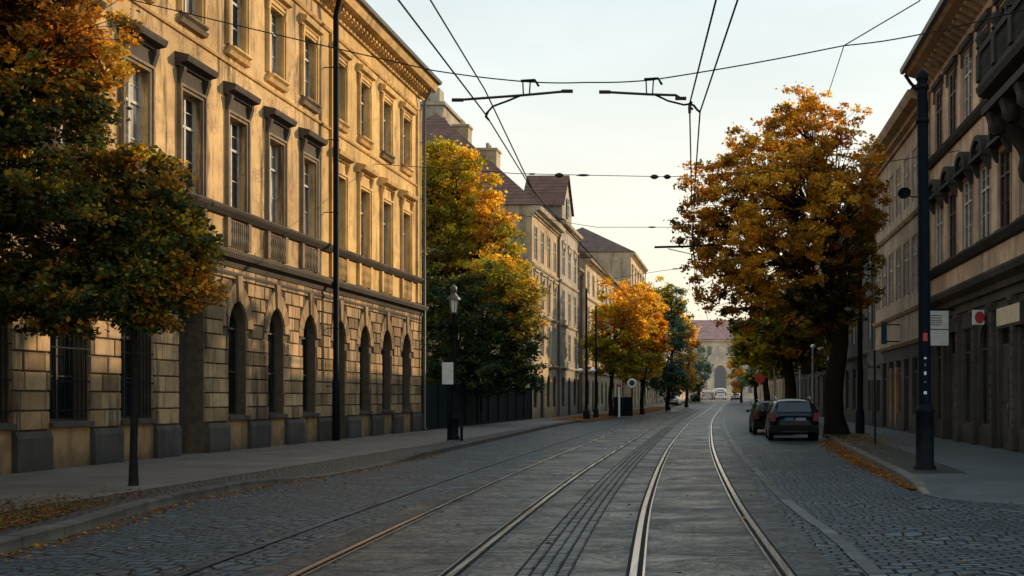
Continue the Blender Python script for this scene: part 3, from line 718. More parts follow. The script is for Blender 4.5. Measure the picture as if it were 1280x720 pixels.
# --- right foreground building
Y0,Y1=22.0,43.1; loc,rz,U=frame_for('R',Y0,Y1); L=Y1-Y0
b=thing('balcony_tenement','brown tenement with carved stone balcony and dark shopfronts, right foreground','building',loc,rz)
rc=[41.4-2.32*k for k in range(9)]; rc=[c for c in rc if c>Y0+.8]
ops=[]
for c in rc: ops.append((U(c),1.2,6.5,8.75,False,.1,0)); ops.append((U(c),1.12,10.75,12.95,False,.1,0))
gnd=[]
for k,c in enumerate(rc):
    dr=k%3==1; gnd.append((U(c),1.55,.14 if dr else .75,3.9,k%3==0,.16,0,dr))
ops+= [g[:7] for g in gnd]
D=12; mb=MB(); skin(mb,L,5.2,14.0,[o for o in ops if o[2]>6])
for y_ in (0,L): mb.quad((0,y_,5.2),(0,y_,14),(-D,y_,14),(-D,y_,5.2))
mb.quad((-D,0,0),(-D,0,14),(-D,L,14),(-D,L,0)); mb.build('wall','wallR',b)
mb=MB(); skin(mb,L,0,5.2,[g[:7] for g in gnd])
for y_ in (0,L): mb.quad((0,y_,0),(0,y_,5.2),(-D,y_,5.2),(-D,y_,0))
mb.build('ground_floor_wall','shop',b)
for g in gnd:
    u=g[0]
    if g[7]:
        mb=MB(); h=g[3]-g[2]; mb.box(-.2,-.14,-.77,.77,0,h*.78); mb.box(-.2,-.12,-.77,.77,h*.78,h*.81)
        for sg in (-.4,.4): mb.box(-.14,-.11,sg-.28,sg+.28,.3,1.2); mb.box(-.14,-.11,sg-.28,sg+.28,1.4,2.3)
        d_=mb.build('door','framed',b,loc=(0,u,g[2])); m2=MB(); m2.quad((-.15,-.77,h*.81),(-.15,.77,h*.81),(-.15,.77,h),(-.15,-.77,h)); m2.build('fanlight','glassd',d_)
        m2=MB(); m2.tube([(-.14,.06,1.1),(-.06,.06,1.1),(-.06,.06,1.3)],.015,6); m2.build('door_handle','chrome',d_)
    else: window_obj(b,u,g[2],g[1],g[3]-g[2],kind='shop',arch=g[4],frame='framed',glass='glassd',depth=.13)
mid=[(U(c)+1.16) for c in rc]
for u in mid+[U(rc[0])-1.16]:
    if not .3<u<L-.3: continue
    mb=MB(); mb.box(.002,.16,u-.24,u+.24,0,.8); mb.box(.002,.11,u-.18,u+.18,.8,4.2); mb.prof([(.002,4.2),(.13,4.2),(.2,4.32),(.2,4.42),(.002,4.45)],u-.24,u+.24)
    z=.95
    while z<4.0: mb.box(.111,.135,u-.16,u+.16,z,z+.3); z+=.36
    mb.build('pilaster','shop',b)
mb=MB(); mb.prof([(.002,4.75),(.1,4.78),(.12,4.95),(.34,5.1),(.4,5.25),(.4,5.32),(.002,5.42)],0,L); mb.prof([(.002,4.46),(.06,4.47),(.06,4.6),(.002,4.62)],0,L); mb.build('shop_cornice','shop',b)
mb=MB(); mb.prof([(.002,6.1),(.1,6.15),(.2,6.28),(.24,6.34),(.24,6.4),(.002,6.44)],0,L); mb.build('sill_course','sootR',b)
mb=MB(); mb.prof([(.002,10.35),(.1,10.38),(.2,10.5),(.24,10.6),(.002,10.66)],0,L); mb.build('string_course','sootR',b)
for k,c in enumerate(rc):
    u=U(c)
    f1=window_obj(b,u,6.5,1.2,2.25,frame='framed' if k%3==1 else 'frame',glass='glassd',depth=.08,surround='trimR',sj=.3,sw=.13,sill=('sootR',.16))
    # segmental arched hood
    mb=MB(); n=10; 
    for i in range(n):
        a0=PI*i/n; a1=PI*(i+1)/n; ro,ri=.78,.58
        P=lambda r_,a:(r_*math.cos(a),2.55+r_*math.sin(a)*.8)
        o0,o1,i0,i1=P(ro,a0),P(ro,a1),P(ri,a0),P(ri,a1); x=.32
        mb.add([(x,)+o0,(x,)+o1,(x,)+i1,(x,)+i0,(.002,)+o0,(.002,)+o1,(.002,)+i1,(.002,)+i0],[[3,2,1,0],[0,1,5,4],[2,3,7,6]])
        mb.add([(.1,)+i0,(.1,)+i1,(.1,0,2.55)],[[0,1,2]])
    mb.box(.002,.34,-.84,.84,2.44,2.55)
    for sg in(-1,1): mb.prof([(.002,2.0),(.08,2.02),(.28,2.35),(.28,2.438),(.002,2.438)],sg*.7-.08,sg*.7+.08)
    mb.lathe([(.03,2.6),(.16,2.72),(.12,2.9),(.02,3.0)],8,.14,0)
    mb.build('hood','sootR',f1)
    window_obj(b,u,10.75,1.12,2.2,frame='framed' if (k+1)%3 else 'frame',glass='glassd',depth=.08,surround='trimR',sj=.3,hood=('sootR',-.02,.16),sw=.1)
mb=MB(); mb.prof([(.002,13.3),(.08,13.32),(.14,13.5),(.002,13.55)],0,L); mb.prof([(.002,13.75),(.2,13.8),(.85,14.0),(.98,14.12),(1.0,14.3),(.002,14.35)],-.1,L+.1); 
y=.3
while y<L: mb.prof([(.002,13.5),(.1,13.5),(.6,13.78),(.6,13.86),(.002,13.8)],y,y+.14); y+=.58
mb.build('cornice','trimR',b)
mb=MB(); mb.prof([(1.0,14.1),(1.12,14.12),(1.15,14.28),(1.08,14.32)],-.2,L+.1); mb.build('gutter','metalroof',b)
roof(b,L,D,14.34,3.4,'gable','metalroof',.9)
mb=MB(); mb.tube([(1.0,.15,14.0),(.8,.15,13.7),(.18,.15,13.0),(.18,.15,.3)],.07,8); mb.build('downpipe','iron',b)
# balcony
ub=U(27.7); hw=2.6; mb=MB()
mb.prof([(.002,9.7),(.5,9.75),(1.0,9.95),(1.35,10.05),(1.42,10.2),(1.42,10.28),(.002,10.28)],ub-hw,ub+hw)
mb.box(.002,1.3,ub-hw+.1,ub+hw-.1,9.5,9.7)
bal=mb.build('balcony','sootR',b,loc=(-.15,0,-.3))
mb=MB(); xr=1.3
mb.box(xr-.14,xr+.08,ub-hw,ub+hw,11.15,11.32); mb.box(.3,xr,ub+hw-.22,ub+hw,11.15,11.32); mb.box(.3,xr,ub-hw,ub-hw+.22,11.15,11.32)
mb.box(xr-.12,xr+.06,ub-hw,ub+hw,10.281,10.42)
for k in range(4):
    y=ub-hw+.15+k*(2*hw-.3)/3; mb.box(xr-.15,xr+.12,y-.16,y+.16,10.42,11.15); mb.lathe([(.0,11.8),(.12,11.7),(.18,11.52),(.1,11.4),(.15,11.32)],10,xr,y)
for k in range(26):
    y=ub-hw+.3+k*(2*hw-.6)/25; mb.lathe([(.05,10.42),(.085,10.55),(.05,10.7),(.1,10.88),(.05,11.05),(.06,11.15)],7,xr-.02,y)
for sg in (-1,1):
    for k in range(4): mb.lathe([(.05,10.28),(.085,10.5),(.05,10.7),(.1,10.88),(.05,11.05),(.06,11.15)],7,.35+k*.24,ub+sg*(hw-.11))
mb.build('balustrade','sootR',bal)
for k in range(4):
    mb=MB(); y=ub-hw+.5+k*(2*hw-1)/3
    mb.prof([(.002,7.9),(.2,7.85),(.35,8.1),(.3,8.4),(.5,8.7),(.85,9.05),(1.15,9.2),(1.25,9.49),(.002,9.49)],y-.2,y+.2)
    mb.lathe([(.02,7.6),(.16,7.8),(.2,8.0),(.12,8.25),(.2,8.45)],10,.22,y); mb.lathe([(.1,8.9),(.26,9.05),(.26,9.3),(.1,9.45)],10,.95,y)
    mb.build('bracket','sootR',bal)
# second house on the right with satellite dish
bB,UB,LB=house('dun_house','dun coloured house behind the tall tram pole with long sill band, right side','R',43.3,57.6,13.6,('wallRb','trimR','shop'),
    [(6.0,8.3,1.1,'s'),(9.8,11.9,.9,'s')],7,('gable',3.6,'metalroof',0,(0,0)),belts=(5.2,9.1),ground='flat',cornsc=1.15,depth=12,gm='shop')
mb=MB(); yB=UB(45.6)
mb.lathe([(.02,0),(.14,.02),(.22,.06),(.27,.10)],14)
dish=thing('satellite_dish','round satellite dish bolted beside a top floor window of the dun house','satellite dish',(fR(45.6)-.55,45.6,9.9))
dm=mb.build('dish','iron',dish); dm.rotation_euler=(R(70),0,R(-20))
mb=MB(); mb.tube([(0,0,0),(.3,.05,-.1),(.55,0,-.1)],.025,6); mb.build('mount','iron',dish)
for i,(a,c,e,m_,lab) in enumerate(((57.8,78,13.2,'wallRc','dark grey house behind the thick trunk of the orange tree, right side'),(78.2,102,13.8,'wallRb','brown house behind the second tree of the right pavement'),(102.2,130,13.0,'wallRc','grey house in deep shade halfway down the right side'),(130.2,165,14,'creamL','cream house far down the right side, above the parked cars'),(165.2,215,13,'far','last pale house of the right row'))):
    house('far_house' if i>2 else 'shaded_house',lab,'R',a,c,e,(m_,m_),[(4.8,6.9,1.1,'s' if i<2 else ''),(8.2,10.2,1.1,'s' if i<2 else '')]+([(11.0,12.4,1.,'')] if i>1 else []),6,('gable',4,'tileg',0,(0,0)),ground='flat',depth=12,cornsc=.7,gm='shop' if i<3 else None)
mb=MB(); 
for c in (50.9,52.4):
    mb=MB(); mb.box(-.12,.02,UB(c)-.42,UB(c)-.06,.2,3.0); mb.box(.021,.04,UB(c)-.36,UB(c)-.12,.4,1.3); mb.box(.021,.04,UB(c)-.36,UB(c)-.12,1.5,2.8); mb.build('door_leaf','panel',bB)
# --- building closing the street
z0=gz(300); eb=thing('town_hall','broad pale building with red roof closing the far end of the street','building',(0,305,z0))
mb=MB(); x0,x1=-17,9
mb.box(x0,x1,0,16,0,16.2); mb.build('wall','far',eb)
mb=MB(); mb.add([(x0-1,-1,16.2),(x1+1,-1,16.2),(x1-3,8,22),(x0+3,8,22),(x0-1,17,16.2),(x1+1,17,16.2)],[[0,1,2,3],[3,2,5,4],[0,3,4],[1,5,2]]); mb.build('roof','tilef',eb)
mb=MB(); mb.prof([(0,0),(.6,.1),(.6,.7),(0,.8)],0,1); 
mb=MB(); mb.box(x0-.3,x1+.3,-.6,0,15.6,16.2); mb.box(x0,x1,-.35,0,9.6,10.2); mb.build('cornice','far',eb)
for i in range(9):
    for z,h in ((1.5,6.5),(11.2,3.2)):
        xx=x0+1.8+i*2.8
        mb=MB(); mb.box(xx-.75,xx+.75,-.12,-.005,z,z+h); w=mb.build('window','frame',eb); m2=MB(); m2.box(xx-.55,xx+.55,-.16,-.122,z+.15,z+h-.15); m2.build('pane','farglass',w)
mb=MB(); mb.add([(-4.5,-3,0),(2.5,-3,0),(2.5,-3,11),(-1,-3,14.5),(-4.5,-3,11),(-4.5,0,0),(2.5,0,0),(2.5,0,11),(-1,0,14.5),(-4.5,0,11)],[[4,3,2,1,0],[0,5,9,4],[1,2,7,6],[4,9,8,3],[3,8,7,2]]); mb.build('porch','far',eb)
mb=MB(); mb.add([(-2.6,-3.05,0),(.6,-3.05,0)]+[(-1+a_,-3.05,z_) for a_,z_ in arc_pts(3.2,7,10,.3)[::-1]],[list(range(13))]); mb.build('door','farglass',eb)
# ------------------------------------------------------------------ fence on the left
Fy0,Fy1=50.6,76.9; fo=thing('panel_fence','dark teal panel fence along the pavement between the ochre tenement and the hipped house','fence',(fL(Fy0),Fy0,0),-math.atan(sL))
mb=MB(); y=0; 
while y<Fy1-Fy0-.1:
    mb.box(-.03,.0,y,y+.13,.2,2.28+.03*math.sin(y*3)); y+=.145
for z in (.5,1.9): mb.box(-.09,-.031,0,Fy1-Fy0,z,z+.08)
mb.box(-.12,.05,0,Fy1-Fy0,0,.22); mb.build('panel','fence',fo)
y=0
while y<=Fy1-Fy0:
    mb=MB(); mb.box(-.07,.06,y-.06,y+.06,0,2.45); mb.box(-.09,.08,y-.08,y+.08,2.45,2.5); mb.build('post','fence',fo); y+=2.63
# ------------------------------------------------------------------ trees
PAL={'rust2':[(.20,.07,.02),(.12,.045,.015),(.26,.10,.02)],
 'orange':[(.62,.29,.025),(.56,.23,.02),(.66,.36,.03),(.42,.19,.02),(.24,.12,.02)],
 'gold':[(.64,.41,.04),(.58,.34,.03),(.68,.46,.05),(.40,.26,.03)],
 'amber':[(.54,.28,.03),(.44,.21,.025),(.60,.36,.04),(.30,.16,.02),(.22,.15,.025)],
 'dgreen':[(.018,.05,.032),(.026,.065,.038),(.014,.038,.026),(.04,.08,.03)],
 'gmix':[(.035,.07,.025),(.07,.10,.025),(.46,.22,.02),(.16,.16,.02),(.50,.34,.03)],
 'omix':[(.50,.24,.02),(.30,.16,.02),(.08,.10,.02),(.58,.36,.03),(.14,.12,.02)],
 'olive':[(.27,.24,.03),(.16,.16,.025),(.38,.29,.03),(.10,.12,.02)],
 'yellowgreen':[(.48,.42,.035),(.34,.34,.03),(.60,.48,.04),(.18,.21,.025)],
 'green':[(.035,.075,.028),(.055,.10,.03),(.026,.052,.026),(.11,.13,.02)],
 'rust':[(.38,.17,.02),(.48,.23,.02),(.24,.12,.02),(.12,.08,.02)],
 'dark':[(.05,.065,.02),(.08,.085,.018),(.035,.05,.018),(.17,.12,.015)],
 'teal':[(.07,.15,.14),(.09,.19,.17),(.10,.17,.12)],  # teal and the two hazy palettes are paled to paint in distance haze
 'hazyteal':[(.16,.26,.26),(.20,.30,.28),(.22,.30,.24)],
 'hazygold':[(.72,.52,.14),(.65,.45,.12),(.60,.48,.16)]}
def crown_mesh(name,tips,n,size,spread,matname,fold=True):
    """tips: list (x,y,z,palette,shade). n leaves total"""
    T=np.array([t[:3] for t in tips]); k=len(tips); idx=np.random.randint(0,k,n)
    off=np.random.normal(0,1,(n,3)); r=np.random.rand(n,1)**.5; off=off/np.linalg.norm(off,axis=1,keepdims=True)*r*spread
    off[:,2]*=.65; off*=np.where(np.random.rand(n,1)<.14,np.random.uniform(1.3,2.2,(n,1)),1); C=T[idx]+off
    cols=np.zeros((n,3)); pals=[np.array(PAL[t[3]]) for t in tips]; sh=np.array([t[4] for t in tips])
    ch=np.random.rand(k)
    for pn in set(t[3] for t in tips):
        m=np.array([t[3]==pn for t in tips])[idx]; P=np.array(PAL[pn]); base=(ch[idx]*len(P)).astype(int)
        alt=np.random.randint(0,len(P),n); pick=np.where(np.random.rand(n)<.6,base,alt); cols[m]=P[pick[m]]
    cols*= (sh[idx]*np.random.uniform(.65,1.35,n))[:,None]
    a=np.random.normal(0,1,(n,3)); a[:,2]*=.6; a/=np.linalg.norm(a,axis=1,keepdims=True)
    b_=np.random.normal(0,1,(n,3)); b_=np.cross(a,b_); b_/=np.linalg.norm(b_,axis=1,keepdims=True)
    s=size*np.random.uniform(.45,1.45,n)[:,None]; nn=np.cross(a,b_)
    v0=C-a*s*.55; v1=C+b_*s*.36+nn*s*.12; v2=C+a*s*.6-nn*s*.1; v3=C-b_*s*.36+nn*s*.12
    V=np.stack([v0,v1,v2,v3],1).reshape(-1,3)
    me=bpy.data.meshes.new(name); me.vertices.add(4*n); me.vertices.foreach_set('co',V.astype(np.float32).ravel())
    me.loops.add(4*n); me.loops.foreach_set('vertex_index',np.arange(4*n,dtype=np.int32))
    me.polygons.add(n); me.polygons.foreach_set('loop_start',np.arange(0,4*n,4,dtype=np.int32)); me.polygons.foreach_set('loop_total',np.full(n,4,dtype=np.int32))
    me.materials.append(M[matname]); me.update(calc_edges=True)
    at=me.color_attributes.new('Col','FLOAT_COLOR','CORNER')
    cc=np.ones((n,4,4),dtype=np.float32); cc[:,:,:3]=np.clip(cols,0,1)[:,None,:]; at.data.foreach_set('color',cc.ravel())
    return me
def tree(label,base,tr,fork,lobes,nleaf,size,spread,ntips,mat='leaf',bark='bark',group=None,name='street_tree',lean=(0,0),seed=1,limb=1.0,cat='tree',cull=.12,nsc=.9):
    """lobes: (centre Vector, (rx,ry,rz), palette list)"""
    rnd=random.Random(seed); np.random.seed(seed)
    root=thing(name,label,cat,base,0,group); base=Vector(base)
    tb=MB(); fk=base+Vector((lean[0],lean[1],fork))
    pts=[];rs=[]
    for i in range(7):
        q=i/6; p=base.lerp(fk,q)+Vector((math.sin(q*5+seed)*tr*.35,math.cos(q*4)*tr*.3,0)); pts.append(p-base); rs.append(tr*(1.25-.45*min(1,q*4)if q<.25 else 1.0-.35*(q-.25)))
    pts[0]=Vector((0,0,-.05)); rs[0]=tr*1.35
    tb.tube(pts,rs,12)
    tb2=None; tips=[]; vols=[l[1][0]*l[1][1]*l[1][2] for l in lobes]; tv=sum(v**.8 for v in vols)
    for (c,rr,pal),vol in zip(lobes,vols):
        c=Vector(c); nt=max(5,int(ntips*vol**.8/tv))
        # limb
        st=base.lerp(fk,rnd.uniform(.8,1.0)); d=c-st; n=7; lp=[];lr=[]
        r0=min(tr*.75,tr*(.30+.10*math.sqrt(d.length)))*limb
        bend=Vector((rnd.uniform(-.12,.12),rnd.uniform(-.12,.12),.14))*d.length
        for i in range(n):
            q=i/(n-1); p=st+d*q+bend*math.sin(PI*q)+Vector((rnd.uniform(-1,1),rnd.uniform(-1,1),rnd.uniform(-1,1)))*d.length*.025*(0<i<n-1)
            lp.append(p); lr.append(max(.012,r0*(1-q*.78)))
        tb.tube([p-base for p in lp],lr,8,caps=False)
        ph=rnd.uniform(0,6)
        for k in range(nt):
            while True:
                u=Vector((rnd.uniform(-1,1),rnd.uniform(-1,1),rnd.uniform(-1,1)))
                if .18<u.length<1: break
            u=u.normalized()*(u.length**.6)
            wob=1+.17*math.sin(u.x*7+ph)+.15*math.sin(u.z*9+ph*2)+.12*math.sin(u.y*13+u.x*5+ph)
            p=c+Vector((u.x*rr[0],u.y*rr[1],u.z*rr[2]))*wob
            if mnoise.noise(p*nsc+Vector((seed*3.1,0,0)))>cull and rnd.random()<.85: continue
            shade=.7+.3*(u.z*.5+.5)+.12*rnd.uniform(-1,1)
            pk=mnoise.noise(p*.55+Vector((9,seed,3)))*.9+.5+rnd.uniform(-.28,.28); tips.append(((p-base).x,(p-base).y,(p-base).z,pal[min(len(pal)-1,max(0,int(pk*len(pal))))],shade))
            if k%2==0:
                j=min(range(2,n),key=lambda i:(lp[i]-p).length+rnd.uniform(0,.5)); a=lp[max(1,j-1)]
                m_=a.lerp(p,.5)+Vector((rnd.uniform(-.2,.2),rnd.uniform(-.2,.2),.15))*(p-a).length*.4
                rb=max(.010,lr[max(1,j-1)]*.42); tb.tube([a-base,m_-base,p-base],[rb,rb*.6,max(.006,rb*.2)],5,caps=False)
    tb.build('trunk',bark,root)
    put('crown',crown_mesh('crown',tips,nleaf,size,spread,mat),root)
    return root
def LB(px,py,Y,rx,rz,pal,ry=None,dy=0):
    """lobe from pixel centre & radii (px) at distance Y"""
    k=Y/F; return (W(px,py,Y+dy),(rx*k,(ry if ry else rx*k*.8),rz*k),pal)
# big orange tree on the right
Yt=45.5
tree('large orange maple with a thick dark trunk behind the parked hatchback',(GX(1046,Yt),Yt,.12),.43,4.4,[
 LB(1010,175,Yt,62,55,['amber','gold','orange']),LB(960,205,Yt,62,55,['amber','amber','gold']),LB(905,250,Yt,52,52,['amber','rust']),LB(880,275,Yt,36,45,['rust','dark']),
 LB(1055,205,Yt,48,55,['amber','gold','orange']),LB(1000,150,Yt,48,34,['amber','gold','orange']),LB(1075,260,Yt,34,50,['amber','rust'],2.2),
 LB(990,240,Yt,80,60,['amber','gold','amber']),LB(945,310,Yt,80,55,['gold','amber','amber']),LB(900,335,Yt,46,50,['amber','rust']),LB(1030,305,Yt,65,60,['gold','rust','olive']),
 LB(930,375,Yt,50,32,['rust','dark','orange']),LB(985,385,Yt,65,36,['rust','olive','dark']),LB(1040,370,Yt,52,45,['dark','rust','olive']),LB(1066,330,Yt,34,55,['dark','rust','olive'],2.0),
 LB(985,250,Yt,70,60,['gold','amber'],dy=-3.0),LB(960,330,Yt,60,50,['gold','amber'],dy=-3)],
 76000,.13,.28,2800,seed=3,limb=.66,cull=.02,nsc=1.35)
# left foreground trees
Yf=18.9
tree('slender young tree with dark green and rusty leaves on the left verge',(GX(167,Yf),Yf,.12),.062,3.3,[
 LB(170,300,Yf,75,75,['green','gmix','dark']),LB(70,300,Yf,85,85,['green','gmix','dark']),LB(215,325,Yf,55,62,['omix','gmix','olive']),LB(215,255,Yf,42,45,['omix','rust','gmix']),
 LB(120,368,Yf,105,42,['green','gmix','dark']),LB(20,360,Yf,60,55,['green','gmix','dark']),LB(150,230,Yf,70,45,['gmix','omix']),LB(234,362,Yf,34,30,['orange','rust']),LB(60,392,Yf,50,26,['green','gmix','dark']),LB(195,392,Yf,30,24,['gmix','omix'])],
 62000,.08,.19,1800,cull=.08,nsc=1.9,mat='leafd',bark='barkn',seed=5,limb=.8,name='young_tree')
Yg=17.2
tree('large tree leaning in from the left edge with orange leaves over dark green ones',(GX(-75,Yg),Yg,.12),.22,4.5,[
 LB(20,70,Yg,95,70,['orange','omix','amber']),LB(100,40,Yg,58,52,['orange','rust','gold']),LB(60,140,Yg,80,60,['green','gmix','dark']),LB(30,210,Yg,90,70,['green','gmix','dark']),
 LB(0,0,Yg,110,60,['rust','orange','dark']),LB(-90,120,Yg,110,120,['dark','omix']),LB(70,-30,Yg,90,40,['orange','rust']),LB(115,110,Yg,38,32,['gmix','omix']),LB(-70,-80,Yg,150,90,['rust','orange'])],
 84000,.08,.2,1800,cull=.08,nsc=1.8,mat='leafd',bark='barkn',seed=8,limb=.5)
# trees behind the fence
Yh=64
tree('tall yellow green tree rising behind the dark fence beside the ochre tenement',(GX(565,Yh)-.5,Yh+1,0),.3,5.5,[
 LB(570,226,Yh,44,40,['yellowgreen','gold','yellowgreen']),LB(540,250,Yh,40,60,['yellowgreen','olive']),LB(604,280,Yh,32,44,['gold','yellowgreen']),LB(560,300,Yh,55,50,['yellowgreen','olive']),
 LB(610,325,Yh,50,48,['gold','yellowgreen','olive']),LB(625,285,Yh,16,22,['orange','gold']),LB(545,350,Yh,45,45,['olive','dark']),LB(555,205,Yh,38,28,['yellowgreen','gold'])],
 46000,.16,.38,1100,seed=11,cull=.3,nsc=.9)
Yi=60
tree('bushy dark green tree with golden tips hanging over the fence and pavement',(GX(620,Yi)-1.5,Yi+2,0),.28,3.0,[
 LB(605,400,Yi,58,55,['green','dgreen','green']),LB(560,425,Yi,50,62,['dgreen','green']),LB(640,375,Yi,34,42,['olive','yellowgreen','gold']),LB(642,425,Yi,34,45,['dgreen','green','olive']),
 LB(615,345,Yi,36,30,['yellowgreen','gold']),LB(590,466,Yi,80,28,['dgreen','green']),LB(640,470,Yi,38,22,['dgreen']),LB(535,400,Yi,30,70,['green','dark']),LB(655,395,Yi,20,30,['orange','olive'])],
 48000,.15,.4,1000,seed=12,mat='leafd',cull=.3)
# left street trees further on
def gl(px,Y): return (GX(px,Y),Y,gz(Y)+.12)
TL='street trees along the left pavement beyond the fence'
tree('golden street tree with bent dark limbs beside the cream terrace',gl(764,92),.2,3.0,[LB(765,405,92,30,42,['yellowgreen','gold']),LB(790,395,92,30,40,['gold','gold']),LB(775,445,92,38,22,['yellowgreen','olive']),LB(750,440,92,18,30,['yellowgreen','dark'])],20000,.2,.5,450,cull=.3,seed=21,group=TL)
tree('orange street tree, brightest of the left row, behind the ring topped sign',gl(803,104),.2,3.0,[LB(806,400,104,26,44,['gold','orange','gold']),LB(818,425,104,18,30,['orange']),LB(795,455,104,30,24,['yellowgreen','gold']),LB(808,375,104,12,20,['orange','gold'])],18000,.22,.5,400,cull=.3,seed=22,group=TL)
tree('tall dark teal green tree after the orange one on the left side',gl(835,128),.25,3.0,[LB(836,430,128,26,62,['teal','teal']),LB(826,385,128,22,34,['olive','yellowgreen']),LB(845,395,128,18,36,['olive','teal']),LB(832,475,128,26,22,['teal','green'])],16000,.26,.6,350,cull=.35,seed=23,mat='leafd',group=TL)
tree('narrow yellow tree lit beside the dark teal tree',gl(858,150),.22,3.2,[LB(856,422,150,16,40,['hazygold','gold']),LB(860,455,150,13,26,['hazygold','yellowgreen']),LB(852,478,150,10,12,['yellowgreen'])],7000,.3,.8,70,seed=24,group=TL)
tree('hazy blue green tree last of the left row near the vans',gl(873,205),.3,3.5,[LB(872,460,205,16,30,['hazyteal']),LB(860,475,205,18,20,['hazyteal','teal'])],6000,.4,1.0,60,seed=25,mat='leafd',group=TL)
TR='street trees along the right pavement beyond the big maple'
def gr(px,Y): return (GX(px,Y),Y,gz(Y)+.12)
tree('street tree with dark trunk just behind the black hatchback on the right',gr(986,66),.36,4.2,[LB(990,410,66,48,32,['olive','rust','dark']),LB(955,425,66,34,30,['olive','yellowgreen','dark']),LB(1010,440,66,36,30,['dark','olive'])],15000,.2,.6,150,seed=31,group=TR)
tree('olive street tree with thin trunk above the red round sign',gr(958,84),.26,3.6,[LB(950,425,84,34,28,['yellowgreen','olive']),LB(930,440,84,16,22,['yellowgreen','gold']),LB(975,440,84,30,30,['olive','dark'])],12000,.23,.65,130,seed=32,group=TR)
tree('grey green tree far down the right side beside the white car',gr(945,150),.26,3.6,[LB(940,458,150,20,30,['hazyteal','olive']),LB(957,448,150,22,36,['olive','teal'])],7000,.3,.8,80,seed=33,group=TR)
tree('small golden tree in the haze above the white car',gr(927,190),.2,2.5,[LB(926,478,190,10,13,['hazygold']),LB(919,462,190,8,14,['hazygold'])],3000,.35,.8,40,seed=34,group=TR)
# ------------------------------------------------------------------ fallen leaves
def leaves_on(name,label,region,n,size,pal):
    P=np.array(sum([PAL[p] for p in pal],[])); mb_v=[];cols=[]
    for i in range(n):
        x,y,z=region(); a=random.uniform(0,2*PI); s=size*random.uniform(.6,1.3); c,s_=math.cos(a)*s,math.sin(a)*s
        t1,t2=random.uniform(.005,.03),random.uniform(.005,.03)
        mb_v.append([(x-c*.6,y-s_*.6,z+.006),(x+s_*.4,y-c*.4,z+t1),(x+c*.6,y+s_*.6,z+.008),(x-s_*.4,y+c*.4,z+t2)]); cols.append(P[random.randrange(len(P))]*random.uniform(.5,1.2))
    mb=MB()
    for q,c in zip(mb_v,cols): mb.add(q,[[0,1,2,3]],col=tuple(c))
    o=mb.build(name,'leafd',color=True); tag(o,label,'leaves',kind='stuff')
def reg_kerbL():
    y=9+22*random.random()**1.3; return (kl(y)+abs(random.gauss(0,.16))+.03,y,.003)
leaves_on('fallen_leaves','brown fallen leaves lying in the gutter along the left kerb',reg_kerbL,900,.055,['rust','rust2'])
def reg_bed():
    y=random.gauss(13.6,1.6); x=kl(y)-.5-abs(random.gauss(0,1.0)); return (x,y,.134)
leaves_on('fallen_leaves','dark fallen leaves spread over the verge at the lower left',reg_bed,2600,.055,['rust2','dark','rust2'])
def reg_kerbR():
    y=19.5+22*random.random(); s=min(1,(y-19)/8)
    return (kr(y)-abs(random.gauss(0,.2*s+.03))-.02,y,.004+random.random()*.02)
leaves_on('fallen_leaves','orange brown fallen leaves piled in the gutter along the right kerb',reg_kerbR,6000,.07,['rust2','rust2','rust'])
def reg_far():
    y=random.uniform(72,150); return (kl(y)-random.uniform(-.9,2.2),y,.14+gz(y))
leaves_on('fallen_leaves','orange carpet of fallen leaves under the left street trees',reg_far,9000,.16,['rust2','rust'])
def reg_tree():
    y=random.gauss(42,5); return (kr(y)+abs(random.gauss(.2,1.2)),y,.14)
leaves_on('fallen_leaves','sparse brown leaves around the trunk of the big maple',reg_tree,1600,.07,['rust','dark'])
def reg_sc():
    y=random.uniform(9,45); return (random.uniform(kl(y)-.8,kr(y) if y>19 else 5),y,.004 if True else 0)
def reg_sc2():
    y=9+40*random.random(); return (random.uniform(kl(y)+.1,3.2),y,.02)
leaves_on('fallen_leaves','single dry leaves scattered over the cobbles and tracks',reg_sc2,350,.055,['rust','dark'])
# ------------------------------------------------------------------ poles, lamps, signs
Yp=23.3; p=thing('tram_pole','thick dark tram wire pole with stickers standing on the right pavement','pole',(GX(1156,Yp),Yp,.13))
mb=MB(); mb.lathe([(.24,0),(.24,.05),(.195,.08),(.185,1.15),(.21,1.18),(.21,1.24),(.175,1.28),(.14,1.34)],18); mb.build('base_sleeve','iron',p)
mb=MB(); mb.tube([(0,0,1.3),(-.02,0,5),(-.06,0,8.15)],[.128,.118,.105],14); mb.build('shaft','polep',p)
mb=MB(); mb.lathe([(.13,8.1),(.13,8.2),(.03,8.32),(0,8.33)],12,-.06,0); mb.build('cap','iron',p)
for z,h,w,m_ in ((2.72,.17,.09,'red'),(2.35,.035,.05,'signw'),(2.2,.06,.03,'metalroof'),(2.02,.07,.045,'signw'),(1.86,.03,.05,'metalroof'),(1.62,.06,.06,'signw')):
    mb=MB(); n=6; r_=.131
    vs=[]
    for i in range(n+1):
        a=-PI/2+(-w/2+w*i/n)/r_-.1; vs+=[(r_*math.cos(a),r_*math.sin(a),z-.06),(r_*math.cos(a),r_*math.sin(a),z+h-.06)]
    mb.add(vs,[[2*i,2*i+2,2*i+3,2*i+1] for i in range(n)]); mb.build('sticker',m_,p)
mb=MB()
for z in (7.2,7.9): mb.lathe([(.13,z),(.14,z+.01),(.14,z+.08),(.13,z+.09)],12,-.05,0)
mb.build('clamp','iron',p)
